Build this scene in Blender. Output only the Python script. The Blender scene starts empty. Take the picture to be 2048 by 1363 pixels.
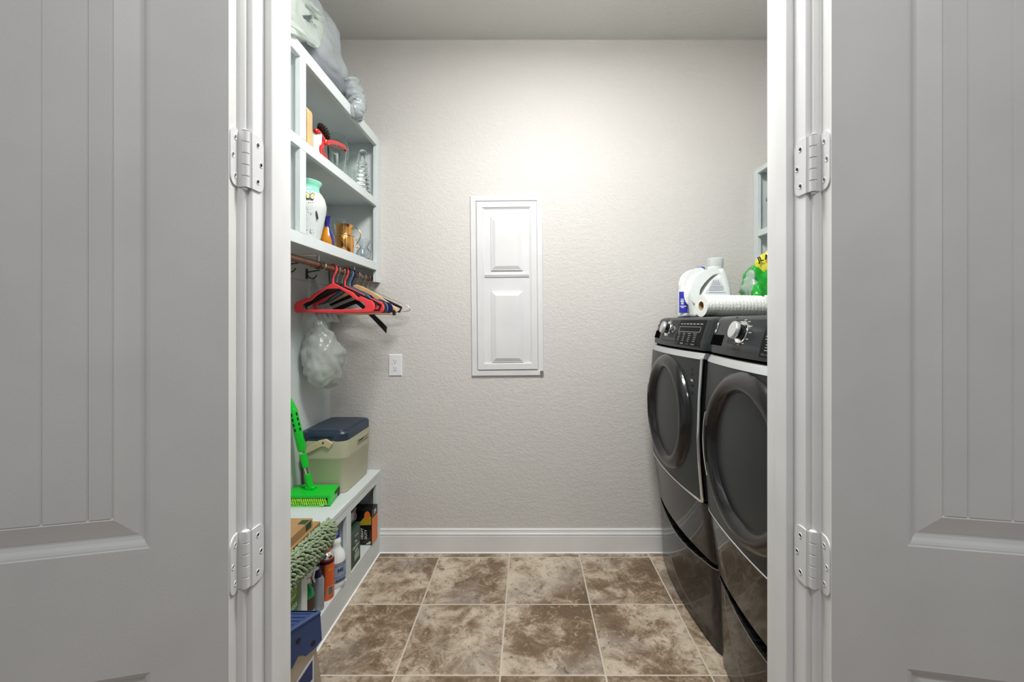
import bpy, bmesh, math, random
from mathutils import Vector, Matrix, noise
from math import sin, cos, pi, radians as R
random.seed(7)
S = bpy.context.scene
COL = S.collection
# ------------------------------------------------------------------ camera, world, lights, exposure
CZ = 1.231; F = 840.0; VX = 1056.0; VY = 643.0
cam = bpy.data.cameras.new('camera'); camo = bpy.data.objects.new('camera', cam); COL.objects.link(camo)
camo.location = (0, 0, CZ); camo.rotation_euler = (pi/2, 0, 0)
cam.sensor_width = 36; cam.lens = 36*F/2048; cam.shift_x = -(VX-1024)/2048; cam.shift_y = -(681.5-VY)/2048
cam.clip_start = 0.02
S.camera = camo
w = bpy.data.worlds.new('world'); S.world = w; w.use_nodes = True
w.node_tree.nodes['Background'].inputs[0].default_value = (0.95, 0.97, 1.0, 1)
w.node_tree.nodes['Background'].inputs[1].default_value = 0.27
def area(name, loc, rot, size, power, col, shape='DISK', size_y=None):
    l = bpy.data.lights.new(name, 'AREA'); l.shape = shape; l.size = size
    if size_y: l.size_y = size_y
    l.energy = power; l.color = col
    o = bpy.data.objects.new(name, l); COL.objects.link(o); o.location = loc; o.rotation_euler = rot
    return o
area('room_lamp_and_fill', (0.28, 1.36, 2.69), (0, 0, 0), 0.20, 3.0, (1.0, 1.0, .98))  # the ceiling lamp itself
area('room_lamp_and_fill', (0.08, 0.99, 2.69), (R(0), 0, 0), 0.50, 47, (1.0, 1.0, .98))  # added soft fill, no fixture; evens out the back wall and jambs
pl = bpy.data.lights.new('ceiling_fill_point', 'POINT'); pl.shadow_soft_size = .12; pl.energy = 4.5; pl.color = (1.0, 1.0, .98)  # added point fill that lifts the ceiling and upper walls
plo = bpy.data.objects.new('ceiling_fill_point', pl); COL.objects.link(plo); plo.location = (.28, 1.20, 2.55)
area('hall_ceiling_lamp', (0.05, -0.30, 2.60), (R(10), 0, 0), 0.45, 13.5, (1.0, 0.99, 0.975))
S.view_settings.view_transform = 'Standard'; S.view_settings.look = 'None'
S.view_settings.exposure = 0.0; S.view_settings.gamma = 1; S.view_settings.use_curve_mapping = False

# ------------------------------------------------------------------ helpers
def P(px, py, x=None, y=None, z=None):
    """pixel of the photograph -> point, on a plane x=, y= or z= (used only to read positions off)"""
    a = (px-VX)/F; b = (VY-py)/F
    if y is not None: d = y
    elif x is not None: d = x/a
    else: d = (z-CZ)/b
    return Vector((a*d, d, CZ+b*d))
MATS = {}
def mat(name, col, rough=0.5, metal=0.0, bump=None, var=None, coat=0.0, trans=0.0, alpha=1.0, ior=1.45, spec=None, sub=0, coatr=0.05, transl=0):
    if name in MATS: return MATS[name]
    m = bpy.data.materials.new(name); m.use_nodes = True; nt = m.node_tree; N = nt.nodes; L = nt.links
    b = N['Principled BSDF']
    b.inputs['Base Color'].default_value = (*col, 1); b.inputs['Roughness'].default_value = rough
    b.inputs['Metallic'].default_value = metal; b.inputs['Coat Weight'].default_value = coat
    b.inputs['Coat Roughness'].default_value = coatr
    b.inputs['Transmission Weight'].default_value = trans; b.inputs['Alpha'].default_value = alpha
    b.inputs['IOR'].default_value = ior
    if spec is not None: b.inputs['Specular IOR Level'].default_value = spec
    if sub: b.inputs['Subsurface Weight'].default_value = sub; b.inputs['Subsurface Radius'].default_value = (.02,.02,.02)
    tc = N.new('ShaderNodeTexCoord')
    def nz(scale, detail=3, r=0.5, vec=None):
        n = N.new('ShaderNodeTexNoise'); n.inputs['Scale'].default_value = scale; n.inputs['Detail'].default_value = detail
        n.inputs['Roughness'].default_value = r
        L.new(vec or tc.outputs['Object'], n.inputs['Vector']); return n
    v = var or (6.0, 0.04)
    n = nz(v[0], 4); r = N.new('ShaderNodeValToRGB')
    r.color_ramp.elements[0].position = .3; r.color_ramp.elements[1].position = .7
    r.color_ramp.elements[0].color = (*[c*(1-v[1]) for c in col], 1)
    r.color_ramp.elements[1].color = (*[min(1, c*(1+v[1])) for c in col], 1)
    L.new(n.outputs['Fac'], r.inputs['Fac']); L.new(r.outputs['Color'], b.inputs['Base Color'])
    if bump:
        n2 = nz(bump[0], bump[2] if len(bump) > 2 else 3); bp = N.new('ShaderNodeBump')
        bp.inputs['Strength'].default_value = bump[1]; bp.inputs['Distance'].default_value = 0.002
        L.new(n2.outputs['Fac'], bp.inputs['Height']); L.new(bp.outputs['Normal'], b.inputs['Normal'])
    if transl:
        t = N.new('ShaderNodeBsdfTranslucent'); t.inputs[0].default_value = (*col, 1)
        mx = N.new('ShaderNodeMixShader'); mx.inputs[0].default_value = transl
        L.new(b.outputs[0], mx.inputs[1]); L.new(t.outputs[0], mx.inputs[2]); L.new(mx.outputs[0], N['Material Output'].inputs[0])
    MATS[name] = m; return m
def srgb(r, g, b):
    f = lambda c: (c/255/12.92) if c/255 <= .04045 else ((c/255+.055)/1.055)**2.4
    return (f(r), f(g), f(b))

WL = {}
def thing(name, label, cat, loc=(0, 0, 0), rz=0, group=None, kind=None):
    o = bpy.data.objects.new(name, None); COL.objects.link(o); o.empty_display_size = .05
    o.location = loc; o.rotation_euler = (0, 0, rz)
    if label: o['label'] = label
    if cat: o['category'] = cat
    if group: o['group'] = group
    if kind: o['kind'] = kind
    WL[o.name] = Matrix.Translation(loc) @ Matrix.Rotation(rz, 4, 'Z')
    return o
def obj(name, bm, m, parent=None, smooth=None, local=False, label=None, kind=None, cat=None, group=None, origin=None):
    """link a bmesh as one mesh object; coordinates are world unless local"""
    bmesh.ops.recalc_face_normals(bm, faces=bm.faces)
    if parent is not None and not local:
        bm.transform(WL[parent.name].inverted())
    if parent is None and origin is not None:
        bm.transform(Matrix.Translation(-Vector(origin)))
    me = bpy.data.meshes.new(name); bm.to_mesh(me); bm.free()
    for mm in (m if isinstance(m, (list, tuple)) else [m]): me.materials.append(mm)
    o = bpy.data.objects.new(name, me); COL.objects.link(o)
    if origin is not None and parent is None: o.location = origin
    if smooth is not None:
        me.polygons.foreach_set('use_smooth', [True]*len(me.polygons))
        me.set_sharp_from_angle(angle=R(smooth))
    if parent is not None:
        o.parent = parent; WL[o.name] = WL[parent.name]
    if label: o['label'] = label
    if kind: o['kind'] = kind
    if cat: o['category'] = cat
    if group: o['group'] = group
    return o
def NB(): return bmesh.new()
def add_box(bm, x0, x1, y0, y1, z0, z1, bev=0, mi=0, M=None, seg=1):
    r = bmesh.ops.create_cube(bm, size=1)
    vs = r['verts']
    for v in vs:
        v.co = Vector(((x0+x1)/2+v.co.x*(x1-x0), (y0+y1)/2+v.co.y*(y1-y0), (z0+z1)/2+v.co.z*(z1-z0)))
    fs = list({f for v in vs for f in v.link_faces})
    if bev:
        es = list({e for v in vs for e in v.link_edges})
        rr = bmesh.ops.bevel(bm, geom=es, offset=bev, segments=seg, affect='EDGES', profile=.5)
        fs = list({f for f in rr['faces']} | {f for f in fs if f.is_valid})
        vs = list({v for f in fs for v in f.verts})
    for f in fs: f.material_index = mi
    if M is not None: bmesh.ops.transform(bm, matrix=M, verts=vs)
    return vs
def box(x0, x1, y0, y1, z0, z1, bev=0, seg=1):
    bm = NB(); add_box(bm, x0, x1, y0, y1, z0, z1, bev, seg=seg); return bm
def add_prism(bm, pts, z0, z1, M=None, mi=0):
    """2D outline (no holes) extruded along local z"""
    a = [bm.verts.new((p[0], p[1], z0)) for p in pts]; b = [bm.verts.new((p[0], p[1], z1)) for p in pts]
    n = len(pts); fs = [bm.faces.new(a[::-1]), bm.faces.new(b)]
    for i in range(n): fs.append(bm.faces.new((a[i], a[(i+1) % n], b[(i+1) % n], b[i])))
    for f in fs: f.material_index = mi
    if M is not None: bmesh.ops.transform(bm, matrix=M, verts=a+b)
    return a+b
def add_lathe(bm, prof, n=28, c=(0, 0, 0), M=None, mi=0, cap=True, fn=None):
    """profile of (r, h) turned about z"""
    rings = []
    for r, h in prof:
        rings.append([bm.verts.new((r*cos(2*pi*i/n), r*sin(2*pi*i/n), h)) for i in range(n)] if r > 1e-6 else [bm.verts.new((0, 0, h))])
    fs = []
    for k in range(len(rings)-1):
        A, B = rings[k], rings[k+1]
        for i in range(n):
            j = (i+1) % n
            if len(A) == 1 and len(B) == 1: continue
            if len(A) == 1: fs.append(bm.faces.new((A[0], B[i], B[j])))
            elif len(B) == 1: fs.append(bm.faces.new((A[i], A[j], B[0])))
            else: fs.append(bm.faces.new((A[i], A[j], B[j], B[i])))
    if cap:
        for rg in (rings[0], rings[-1]):
            if len(rg) > 1: fs.append(bm.faces.new(rg))
    vs = [v for rg in rings for v in rg]
    if fn:
        for v in vs: v.co = fn(v.co)
    MM = Matrix.Translation(c) @ (M if M is not None else Matrix.Identity(4))
    bmesh.ops.transform(bm, matrix=MM, verts=vs)
    for f in fs: f.material_index = mi
    return vs
def lathe(prof, n=28, c=(0, 0, 0), M=None, cap=True, fn=None):
    bm = NB(); add_lathe(bm, prof, n, c, M, 0, cap, fn); return bm
def add_tube(bm, pts, r, n=10, flat=None, closed=False, mi=0, up=None):
    """sweep a circle (or an ellipse flat=(a,b)) along points; r number or list"""
    pts = [Vector(p) for p in pts]; m = len(pts)
    T = []
    for i in range(m):
        a = pts[(i-1) % m] if (closed or i > 0) else pts[i]; b = pts[(i+1) % m] if (closed or i < m-1) else pts[i]
        T.append((b-a).normalized())
    u = Vector(up) if up else (Vector((0, 0, 1)) if abs(T[0].z) < .9 else Vector((1, 0, 0)))
    u = (u-T[0]*u.dot(T[0])).normalized(); rings = []
    for i in range(m):
        u = (u-T[i]*u.dot(T[i]))
        u = u.normalized() if u.length > 1e-6 else T[i].orthogonal().normalized()
        v = T[i].cross(u); ri = r[i] if isinstance(r, (list, tuple)) else r
        fa, fb = flat if flat else (1, 1)
        rings.append([bm.verts.new(pts[i]+u*ri*fa*cos(2*pi*k/n)+v*ri*fb*sin(2*pi*k/n)) for k in range(n)])
    fs = []
    for i in range(m if closed else m-1):
        A, B = rings[i], rings[(i+1) % m]
        for k in range(n): fs.append(bm.faces.new((A[k], A[(k+1) % n], B[(k+1) % n], B[k])))
    if not closed: fs += [bm.faces.new(rings[0][::-1]), bm.faces.new(rings[-1])]
    for f in fs: f.material_index = mi
    return [v for rg in rings for v in rg]
def tube(pts, r, n=10, **k):
    bm = NB(); add_tube(bm, pts, r, n, **k); return bm
def smooth_path(pts, k=6):
    """Catmull-Rom"""
    pts = [Vector(p) for p in pts]; out = []
    for i in range(len(pts)-1):
        p0 = pts[max(i-1, 0)]; p1 = pts[i]; p2 = pts[i+1]; p3 = pts[min(i+2, len(pts)-1)]
        for j in range(k):
            t = j/k
            out.append(.5*((2*p1)+(p2-p0)*t+(2*p0-5*p1+4*p2-p3)*t*t+(3*p1-p0-3*p2+p3)*t**3))
    out.append(pts[-1]); return out
def from_curve(cu, M):
    o = bpy.data.objects.new('tmp_shape', cu); COL.objects.link(o)
    dg = bpy.context.evaluated_depsgraph_get(); dg.update()
    me = bpy.data.meshes.new_from_object(o.evaluated_get(dg))
    bm = NB(); bm.from_mesh(me); bm.transform(M)
    for f in bm.faces: f.material_index = 0
    bpy.data.objects.remove(o); bpy.data.curves.remove(cu); bpy.data.meshes.remove(me)
    return bm
def shape2d(outlines, depth, bevel=0, M=Matrix.Identity(4), res=2):
    """closed 2D outlines (holes allowed) as a plate of given total depth"""
    cu = bpy.data.curves.new('tmp_shape', 'CURVE'); cu.dimensions = '2D'; cu.fill_mode = 'BOTH'
    cu.extrude = max(depth/2-bevel, 0.00005); cu.bevel_depth = bevel; cu.bevel_resolution = res; cu.offset = -bevel
    for ol in outlines:
        s = cu.splines.new('POLY'); s.points.add(len(ol)-1)
        for i, p in enumerate(ol): s.points[i].co = (p[0], p[1], 0, 1)
        s.use_cyclic_u = True
    return from_curve(cu, M)
def frame(o, xd, yd):
    xd = Vector(xd).normalized(); yd = Vector(yd); yd = (yd-xd*yd.dot(xd)).normalized(); zd = xd.cross(yd)
    M = Matrix.Identity(4)
    for i in range(3): M[i][0] = xd[i]; M[i][1] = yd[i]; M[i][2] = zd[i]; M[i][3] = o[i]
    return M
def text_bm(s, size, o, xd, yd, ext=0.0004, bold=0.0, sx=1.0):
    cu = bpy.data.curves.new('tmp_text', 'FONT'); cu.body = s; cu.size = size; cu.extrude = ext; cu.resolution_u = 2
    cu.align_x = 'CENTER'; cu.align_y = 'CENTER'; cu.offset = bold
    return from_curve(cu, frame(o, xd, yd) @ Matrix.Diagonal((sx, 1, 1, 1)))
def rounded(w, h, r, n=4, cx=0, cy=0, corners=(1, 1, 1, 1)):
    pts = []
    for k, (sx, sy) in enumerate(((1, 1), (-1, 1), (-1, -1), (1, -1))):
        rr = r if corners[k] else 0.0005
        for i in range(n+1):
            a = pi/2*k+pi/2*i/n
            pts.append((cx+sx*(w/2-rr)+rr*cos(a), cy+sy*(h/2-rr)+rr*sin(a)))
    return pts
XZ = Matrix(((1, 0, 0, 0), (0, 0, -1, 0), (0, 1, 0, 0), (0, 0, 0, 1)))   # plate in x-y -> x-z
def blob(fn, nu=48, nv=32):
    bm = NB(); rings = []
    for j in range(nv+1):
        v = pi*j/nv
        if j in (0, nv): rings.append([bm.verts.new(fn(0, v))])
        else: rings.append([bm.verts.new(fn(2*pi*i/nu, v)) for i in range(nu)])
    for j in range(nv):
        A, B = rings[j], rings[j+1]
        for i in range(nu):
            k = (i+1) % nu
            if len(A) == 1: bm.faces.new((A[0], B[i], B[k]))
            elif len(B) == 1: bm.faces.new((A[i], A[k], B[0]))
            else: bm.faces.new((A[i], A[k], B[k], B[i]))
    return bm
def crease(p, s, seed=0):
    q = Vector(p)*s+Vector((seed*3.1, seed*1.7, seed))
    return (abs(noise.noise(q))-.25)+.5*(abs(noise.noise(q*2.3))-.25)

# ------------------------------------------------------------------ materials
def wall_paint(name, col, scale, strength, rough, dist=.0025, stretch=1.5):
    m = mat(name, col, rough, var=(1.5, .015), spec=.22); nt = m.node_tree; N = nt.nodes; L = nt.links; b = N['Principled BSDF']
    tc = N['Texture Coordinate']; mp = N.new('ShaderNodeMapping'); mp.inputs['Scale'].default_value = (1, 1, stretch)
    L.new(tc.outputs['Object'], mp.inputs['Vector'])
    n = N.new('ShaderNodeTexNoise'); n.inputs['Scale'].default_value = scale; n.inputs['Detail'].default_value = 3.5; n.inputs['Distortion'].default_value = .9
    v = N.new('ShaderNodeTexVoronoi'); v.feature = 'SMOOTH_F1'; v.inputs['Scale'].default_value = scale*.55
    L.new(mp.outputs[0], n.inputs['Vector']); L.new(mp.outputs[0], v.inputs['Vector'])
    r = N.new('ShaderNodeValToRGB'); r.color_ramp.elements[0].position = .40; r.color_ramp.elements[1].position = .60
    L.new(n.outputs['Fac'], r.inputs['Fac'])
    a = N.new('ShaderNodeMath'); a.operation = 'MULTIPLY_ADD'; a.inputs[1].default_value = .5
    L.new(v.outputs['Distance'], a.inputs[0]); L.new(r.outputs['Color'], a.inputs[2])
    bp = N.new('ShaderNodeBump'); bp.inputs['Strength'].default_value = strength; bp.inputs['Distance'].default_value = dist
    L.new(a.outputs[0], bp.inputs['Height']); L.new(bp.outputs['Normal'], b.inputs['Normal']); return m
M_wall = wall_paint('wall paint, textured greige', (.62, .60, .575), 54, .36, .46)
M_ceil = wall_paint('ceiling paint, textured', (.66, .65, .62), 60, .3, .6)
M_trim = mat('white trim paint', (.74, .74, .735), .33, bump=(40, .04))
M_door = mat('white door paint', (.70, .70, .685), .42, bump=(220, .09))
M_cab = mat('cool white cabinet paint', (.64, .69, .69), .38, bump=(60, .04))
M_caulk = mat('white caulk', (.93, .93, .93), .4)
M_hinge = mat('painted hinge metal', (.70, .70, .695), .35, bump=(90, .08))
M_gap = mat('dark shadow gap', (.003, .003, .003), .8, spec=0)
M_panel = mat('panel cover paint', (.68, .68, .69), .42, bump=(120, .05))
M_plate = mat('white plastic', (.78, .78, .80), .3)
M_graph = mat('graphite metallic enamel', (.021, .025, .026), .36, .25, coat=.12, coatr=.12, spec=.3, bump=(700, .02))
M_graphgl = mat('gloss graphite enamel', (.011, .010, .0095), .35, .0, coat=.62, coatr=.02, spec=.2)
M_ring = mat('smoky dark door ring', (.010, .0095, .0105), .3, .0, coat=.6, coatr=.03, spec=.2)
M_black = mat('gloss black plastic', (.006, .006, .007), .12)
M_matblk = mat('matt black', (.012, .012, .013), .5)
M_cons = mat('console charcoal', (.020, .0235, .0245), .45, .0, coat=.05, coatr=.2, spec=.2)
M_glassd = mat('dark door glass', (.012, .014, .014), .07, .0, spec=.32)
M_chrome = mat('chrome', (.86, .87, .88), .10, 1.0)
M_satin = mat('satin aluminium trim', (.70, .73, .74), .28, .85)
M_disp = mat('display black', (.006, .007, .007), .4, spec=.08)
M_print = mat('pale grey printing', (.42, .44, .44), .5)
M_white = mat('bright white plastic', (.82, .86, .85), .30, sub=.1)
M_grout = mat('beige grout', (.56, .50, .41), .8, bump=(300, .3))
M_rodwood = mat('brown stained wood', (.135, .060, .028), .38, var=(30, .3))
M_wood = mat('pale beech wood', (.62, .40, .19), .42, var=(18, .12))
M_steel = mat('zinc steel wire', (.62, .60, .56), .28, 1.0)
M_bronze = mat('dark bronze hook', (.10, .085, .06), .4, .8)
M_coral = mat('coral plastic', srgb(255, 74, 82), .35, var=(5, .03), sub=.0)
M_velvet = mat('black flocking', (.008, .008, .009), .75)
M_navy = mat('navy plastic', srgb(38, 34, 84), .35)
M_teal = mat('dark teal plastic', srgb(38, 68, 84), .35)
M_slate = mat('slate blue plastic', srgb(96, 132, 150), .3)
def glass(name, col=(.93, .98, .96), rough=.02, ior=1.30):
    m = mat(name, col, rough, trans=1.0, ior=ior); return m
M_glass = glass('clear glass')
M_frost = mat('frosted plastic', (.80, .82, .82), .4, trans=.5, ior=1.2)
def film(name, col, alpha, rough=.22, transl=.35, bump=(35, .6)):
    m = mat(name, col, rough, alpha=1.0, bump=bump, transl=transl, spec=.8); nt = m.node_tree; N = nt.nodes; L = nt.links
    out = N['Material Output']; src = out.inputs[0].links[0].from_socket
    tr = N.new('ShaderNodeBsdfTransparent'); mx = N.new('ShaderNodeMixShader'); mx.inputs[0].default_value = alpha
    L.new(tr.outputs[0], mx.inputs[1]); L.new(src, mx.inputs[2]); L.new(mx.outputs[0], out.inputs[0]); return m
M_bagw = film('white film', (.64, .69, .65), .80)
M_bagg = film('translucent grey film', (.58, .63, .65), .80)
M_bagc = film('clear crinkled film', (.72, .77, .77), .62, .15)
M_bagd = mat('dark contents in a bag', (.20, .21, .235), .5, bump=(60, .6))
M_cloth = mat('pale contents in a bag', (.66, .70, .74), .6, bump=(50, .5))
def tile_mat():
    m = bpy.data.materials.new('travertine look tile'); m.use_nodes = True; nt = m.node_tree; N = nt.nodes; L = nt.links; b = N['Principled BSDF']
    tc = N.new('ShaderNodeTexCoord'); oi = N.new('ShaderNodeObjectInfo')
    sc = N.new('ShaderNodeVectorMath'); sc.operation = 'SCALE'; cb = N.new('ShaderNodeCombineXYZ')
    L.new(oi.outputs['Random'], cb.inputs[0]); L.new(oi.outputs['Random'], cb.inputs[2])
    L.new(cb.outputs[0], sc.inputs[0]); sc.inputs['Scale'].default_value = 61.0
    ad = N.new('ShaderNodeVectorMath'); L.new(tc.outputs['Object'], ad.inputs[0]); L.new(sc.outputs[0], ad.inputs[1])
    V = ad.outputs[0]
    def nz(s, d, r=.55, dist=0):
        n = N.new('ShaderNodeTexNoise'); n.inputs['Scale'].default_value = s; n.inputs['Detail'].default_value = d
        n.inputs['Roughness'].default_value = r; n.inputs['Distortion'].default_value = dist; L.new(V, n.inputs['Vector']); return n.outputs['Fac']
    def ramp(f, els):
        r = N.new('ShaderNodeValToRGB'); e = r.color_ramp.elements
        e[0].position, e[0].color = els[0][0], (*els[0][1], 1); e[1].position, e[1].color = els[-1][0], (*els[-1][1], 1)
        for p, c in els[1:-1]: q = e.new(p); q.color = (*c, 1)
        L.new(f, r.inputs['Fac']); return r.outputs['Color']
    def mix(f, a, c2, mode='MIX'):
        x = N.new('ShaderNodeMix'); x.data_type = 'RGBA'; x.blend_type = mode
        if isinstance(f, float): x.inputs[0].default_value = f
        else: L.new(f, x.inputs[0])
        L.new(a, x.inputs[6])
        if isinstance(c2, tuple): x.inputs[7].default_value = (*c2, 1)
        else: L.new(c2, x.inputs[7])
        return x.outputs[2]
    f1 = nz(10.5, 12, .76, .45); fb = nz(2.2, 3, .5, .2)
    av = N.new('ShaderNodeMath'); av.operation = 'MULTIPLY_ADD'; av.inputs[1].default_value = .55; L.new(fb, av.inputs[0])
    sb = N.new('ShaderNodeMath'); sb.operation = 'MULTIPLY_ADD'; sb.inputs[1].default_value = .72; sb.inputs[2].default_value = -.135; L.new(f1, sb.inputs[0]); L.new(sb.outputs[0], av.inputs[2])
    base = ramp(av.outputs[0], [(.40, (.145, .094, .052)), (.455, (.215, .150, .092)), (.495, (.32, .24, .165)), (.535, (.45, .37, .275)), (.60, (.60, .51, .40))])
    f2 = nz(3.1, 3); grey = ramp(f2, [(.54, (0, 0, 0)), (.68, (.55, .55, .55))])
    c = mix(grey, base, (.33, .285, .25))
    f3 = nz(30, 8, .75, 1.0); lt = ramp(f3, [(.55, (0, 0, 0)), (.63, (.55, .55, .55))])
    c = mix(lt, c, (.56, .46, .34))
    f4 = nz(38, 6, .72, .8); dk = ramp(f4, [(.36, (.8, .8, .8)), (.44, (0, 0, 0))])
    c = mix(dk, c, (.115, .078, .045))
    L.new(c, b.inputs['Base Color']); b.inputs['Roughness'].default_value = .42
    bp = N.new('ShaderNodeBump'); bp.inputs['Strength'].default_value = .25; bp.inputs['Distance'].default_value = .001
    L.new(f4, bp.inputs['Height']); L.new(bp.outputs['Normal'], b.inputs['Normal']); return m
M_tile = tile_mat()
M_hall = mat('hall floor wood', (.23, .16, .10), .4, var=(8, .2))

# ================================================================== SETTING
XL, XR, YN, YF, H = -1.06, 1.48, .863, 2.25, 2.74
def structure(name, bm, m, parent=None, smooth=None): return obj(name, bm, m, parent, smooth, kind='structure')
structure('wall_back', box(XL-.12, XR+.12, YF, YF+.12, -.05, H+.1), M_wall)
structure('wall_left', box(XL-.12, XL, YN-.01, YF, -.05, H+.1), M_cab)
structure('wall_right', box(XR, XR+.12, YN-.01, YF, -.05, H+.1), M_wall)
structure('ceiling', box(XL, XR, YN-.01, YF, H, H+.1), M_ceil)
JL, JR, YA = -.487, .491, .742        # jamb faces and hall-side face of the wall
DH = 2.44
bm = NB()
add_box(bm, -1.9, JL-.019, YA, YN, 0, 2.84); add_box(bm, JR+.019, 2.2, YA, YN, 0, 2.84)
add_box(bm, JL-.019, JR+.019, YA, YN, DH+.019, 2.84)
structure('wall_front', bm, M_wall)
# floor: grout bed with single tiles
fl = thing('floor', None, None, (0, 0, 0), kind='structure')
obj('grout_bed', box(XL, XR, YN-.1, YF, -.03, -.0012), M_grout, fl)
xs = [-.464+.3673*k for k in range(-2, 6)]; ys = [2.199-.3672*k for k in range(-1, 5)]
g = .0028; tl = {}
for i in range(len(xs)-1):
    for j in range(len(ys)-1):
        x0, x1 = max(xs[i]+g, XL), min(xs[i+1]-g, XR); y0, y1 = max(ys[j+1]+g, YN-.10), min(ys[j]-g, YF)
        if x1-x0 < .02 or y1-y0 < .02: continue
        key = (round(x1-x0, 3), round(y1-y0, 3))
        if key not in tl:
            a, b_ = (x1-x0)/2, (y1-y0)/2
            bm = NB(); add_box(bm, -a, a, -b_, b_, -.010, 0, .0022, seg=2)
            me = bpy.data.meshes.new('tile'); bm.to_mesh(me); bm.free(); me.materials.append(M_tile); tl[key] = me
        t = bpy.data.objects.new('tile', tl[key]); COL.objects.link(t); t.parent = fl
        t.location = ((x0+x1)/2, (y0+y1)/2, random.uniform(-.0004, .0003))
structure('floor_hall', box(-1.9, 2.2, -1.9, YN-.1, -.05, -.001), M_hall)
# baseboard with its moulded cap
def base_profile(s=1):
    return [(0, 0), (.014, 0), (.014, .088), (.0125, .0905), (.0125, .093), (.0145, .095), (.0145, .101), (.0105, .106), (.0095, .112),
            (.0075, .1135), (.0075, .1155), (.0095, .117), (.0095, .1205), (.006, .126), (0, .126)]
bb = thing('baseboard_back', None, None, (0, YF, 0), kind='structure')
bm = NB(); add_prism(bm, base_profile(), -.79, .80, frame((0, YF, 0), (0, -1, 0), (0, 0, 1)) @ Matrix.Diagonal((1, 1, -1, 1)))
obj('moulded_board', bm, M_trim, bb)
bm = NB(); add_tube(bm, [(-.785, YF-.0145, .001), (.80, YF-.0145, .001)], .0042, 8); obj('caulk_bead', bm, M_caulk, bb)
# jambs with stops, casings
def jamb(name, s, xj):
    t = thing(name, None, None, (xj, YA, 0), kind='structure')
    o = lambda a, b_: (min(xj+s*a, xj+s*b_), max(xj+s*a, xj+s*b_))
    x0, x1 = o(0, .019); obj('jamb_board', box(x0, x1, YA, YN, 0, DH, .0012), M_trim, t)
    x0, x1 = o(0, -.0135); obj('door_stop', box(x0, x1, .776, .811, 0, DH-.0, .0015), M_trim, t)
    # casing, hall side: stepped profile (distance from the opening, thickness)
    pr = [(.0085, 0), (.0085, .007), (.011, .009), (.016, .009), (.018, .011), (.060, .013), (.066, .016), (.074, .016), (.076, .012), (.076, 0)]
    bm = NB(); add_prism(bm, [(xj+s*a, YA-b_) for a, b_ in pr], 0, DH+.07); obj('casing', bm, M_trim, t)
    # casing on the laundry side
    x0, x1 = o(.008, .060); obj('casing', box(x0, x1, YN, YN+.012, 0, DH+.06, .003), M_trim, t)
    return t
jamb('trim_1', -1, JL); jamb('trim_2', 1, JR)
t = thing('trim_3', None, None, (0, YA, DH), kind='structure')
obj('head_jamb', box(JL-.019, JR+.019, YA, YN, DH, DH+.019), M_trim, t)
obj('door_stop', box(JL+.014, JR-.014, .776, .811, DH-.0135, DH), M_trim, t)
obj('casing', box(JL-.08, JR+.08, YA-.012, YA, DH+.0085, DH+.076, .003), M_trim, t)

# doors: each stands folded back, hinge edge towards the opening
def door(name, loc, ang, s, W=.487, T=.035):
    t = thing(name, None, None, loc, ang, kind='structure')
    X = lambda u: s*u
    def sbox(bm, u0, u1, y0, y1, z0, z1, bev=0):
        a, b_ = sorted((X(u0), X(u1))); add_box(bm, a, b_, y0, y1, z0, z1, bev)
    st = .111; zb, zt = .012, DH-.004; rails = [(zb, .20), (.669, .868), (zt-.12, zt)]; rec = .0105
    bm = NB(); sbox(bm, 0, st, 0, T, zb, zt); obj('stile', bm, M_door, t, local=True)
    bm = NB(); sbox(bm, W-st, W, 0, T, zb, zt); obj('stile', bm, M_door, t, local=True)
    for a, b_ in rails:
        bm = NB(); sbox(bm, st, W-st, 0, T, a, b_); obj('rail', bm, M_door, t, local=True)
    for z0, z1 in ((.20, .669), (.868, zt-.12)):
        # panel moulding: cove down from the frame, then a bevel rising to the field
        prof = [(0, 0), (.0012, .0018), (.004, .0022), (.0075, .004), (.012, .0085), (.017, .0105), (.020, .0105), (.021, .0098), (.049, .0022), (.050, .0030), (.052, .0045), (.052, .014), (0, .014)]
        bm = NB(); loops = []
        for off, dep in prof:
            loops.append([bm.verts.new((X(u), dep, z)) for u, z in ((st+off, z0+off), (W-st-off, z0+off), (W-st-off, z1-off), (st+off, z1-off))])
        for k in range(len(loops)-1):
            for i in range(4):
                j = (i+1) % 4; bm.faces.new((loops[k][i], loops[k][j], loops[k+1][j], loops[k+1][i]))
        obj('panel_moulding', bm, M_door, t, local=True)
        e = st+.052; gr = [e, .195, .2535, .312, W-e] if s < 0 else [e, .197, .2565, .316, W-e]
        for k in range(len(gr)-1):
            a, b_ = gr[k], gr[k+1]; c = .0022; za, zc = z0+.052, z1-.052
            pts = [(a+.0002, .0022+.0028), (a+c, .0022), (b_-c, .0022), (b_-.0002, .005), (b_-.0002, .02), (a+.0002, .02)]
            bm = NB(); add_prism(bm, [(X(p[0]), p[1]) for p in pts], za, zc); obj('plank', bm, M_door, t, local=True)
        bm = NB(); sbox(bm, st-.002, W-st+.002, .016, T-.003, z0-.002, z1+.002); obj('panel_core', bm, M_door, t, local=True)
    return t
AL, AR = R(13.7), R(-10.3)
PLn = Vector((-.499, .700, 0)); PRn = Vector((.506, .700, 0))
door('door_1', PLn, AL, -1); door('door_2', PRn, AR, 1)

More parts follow.
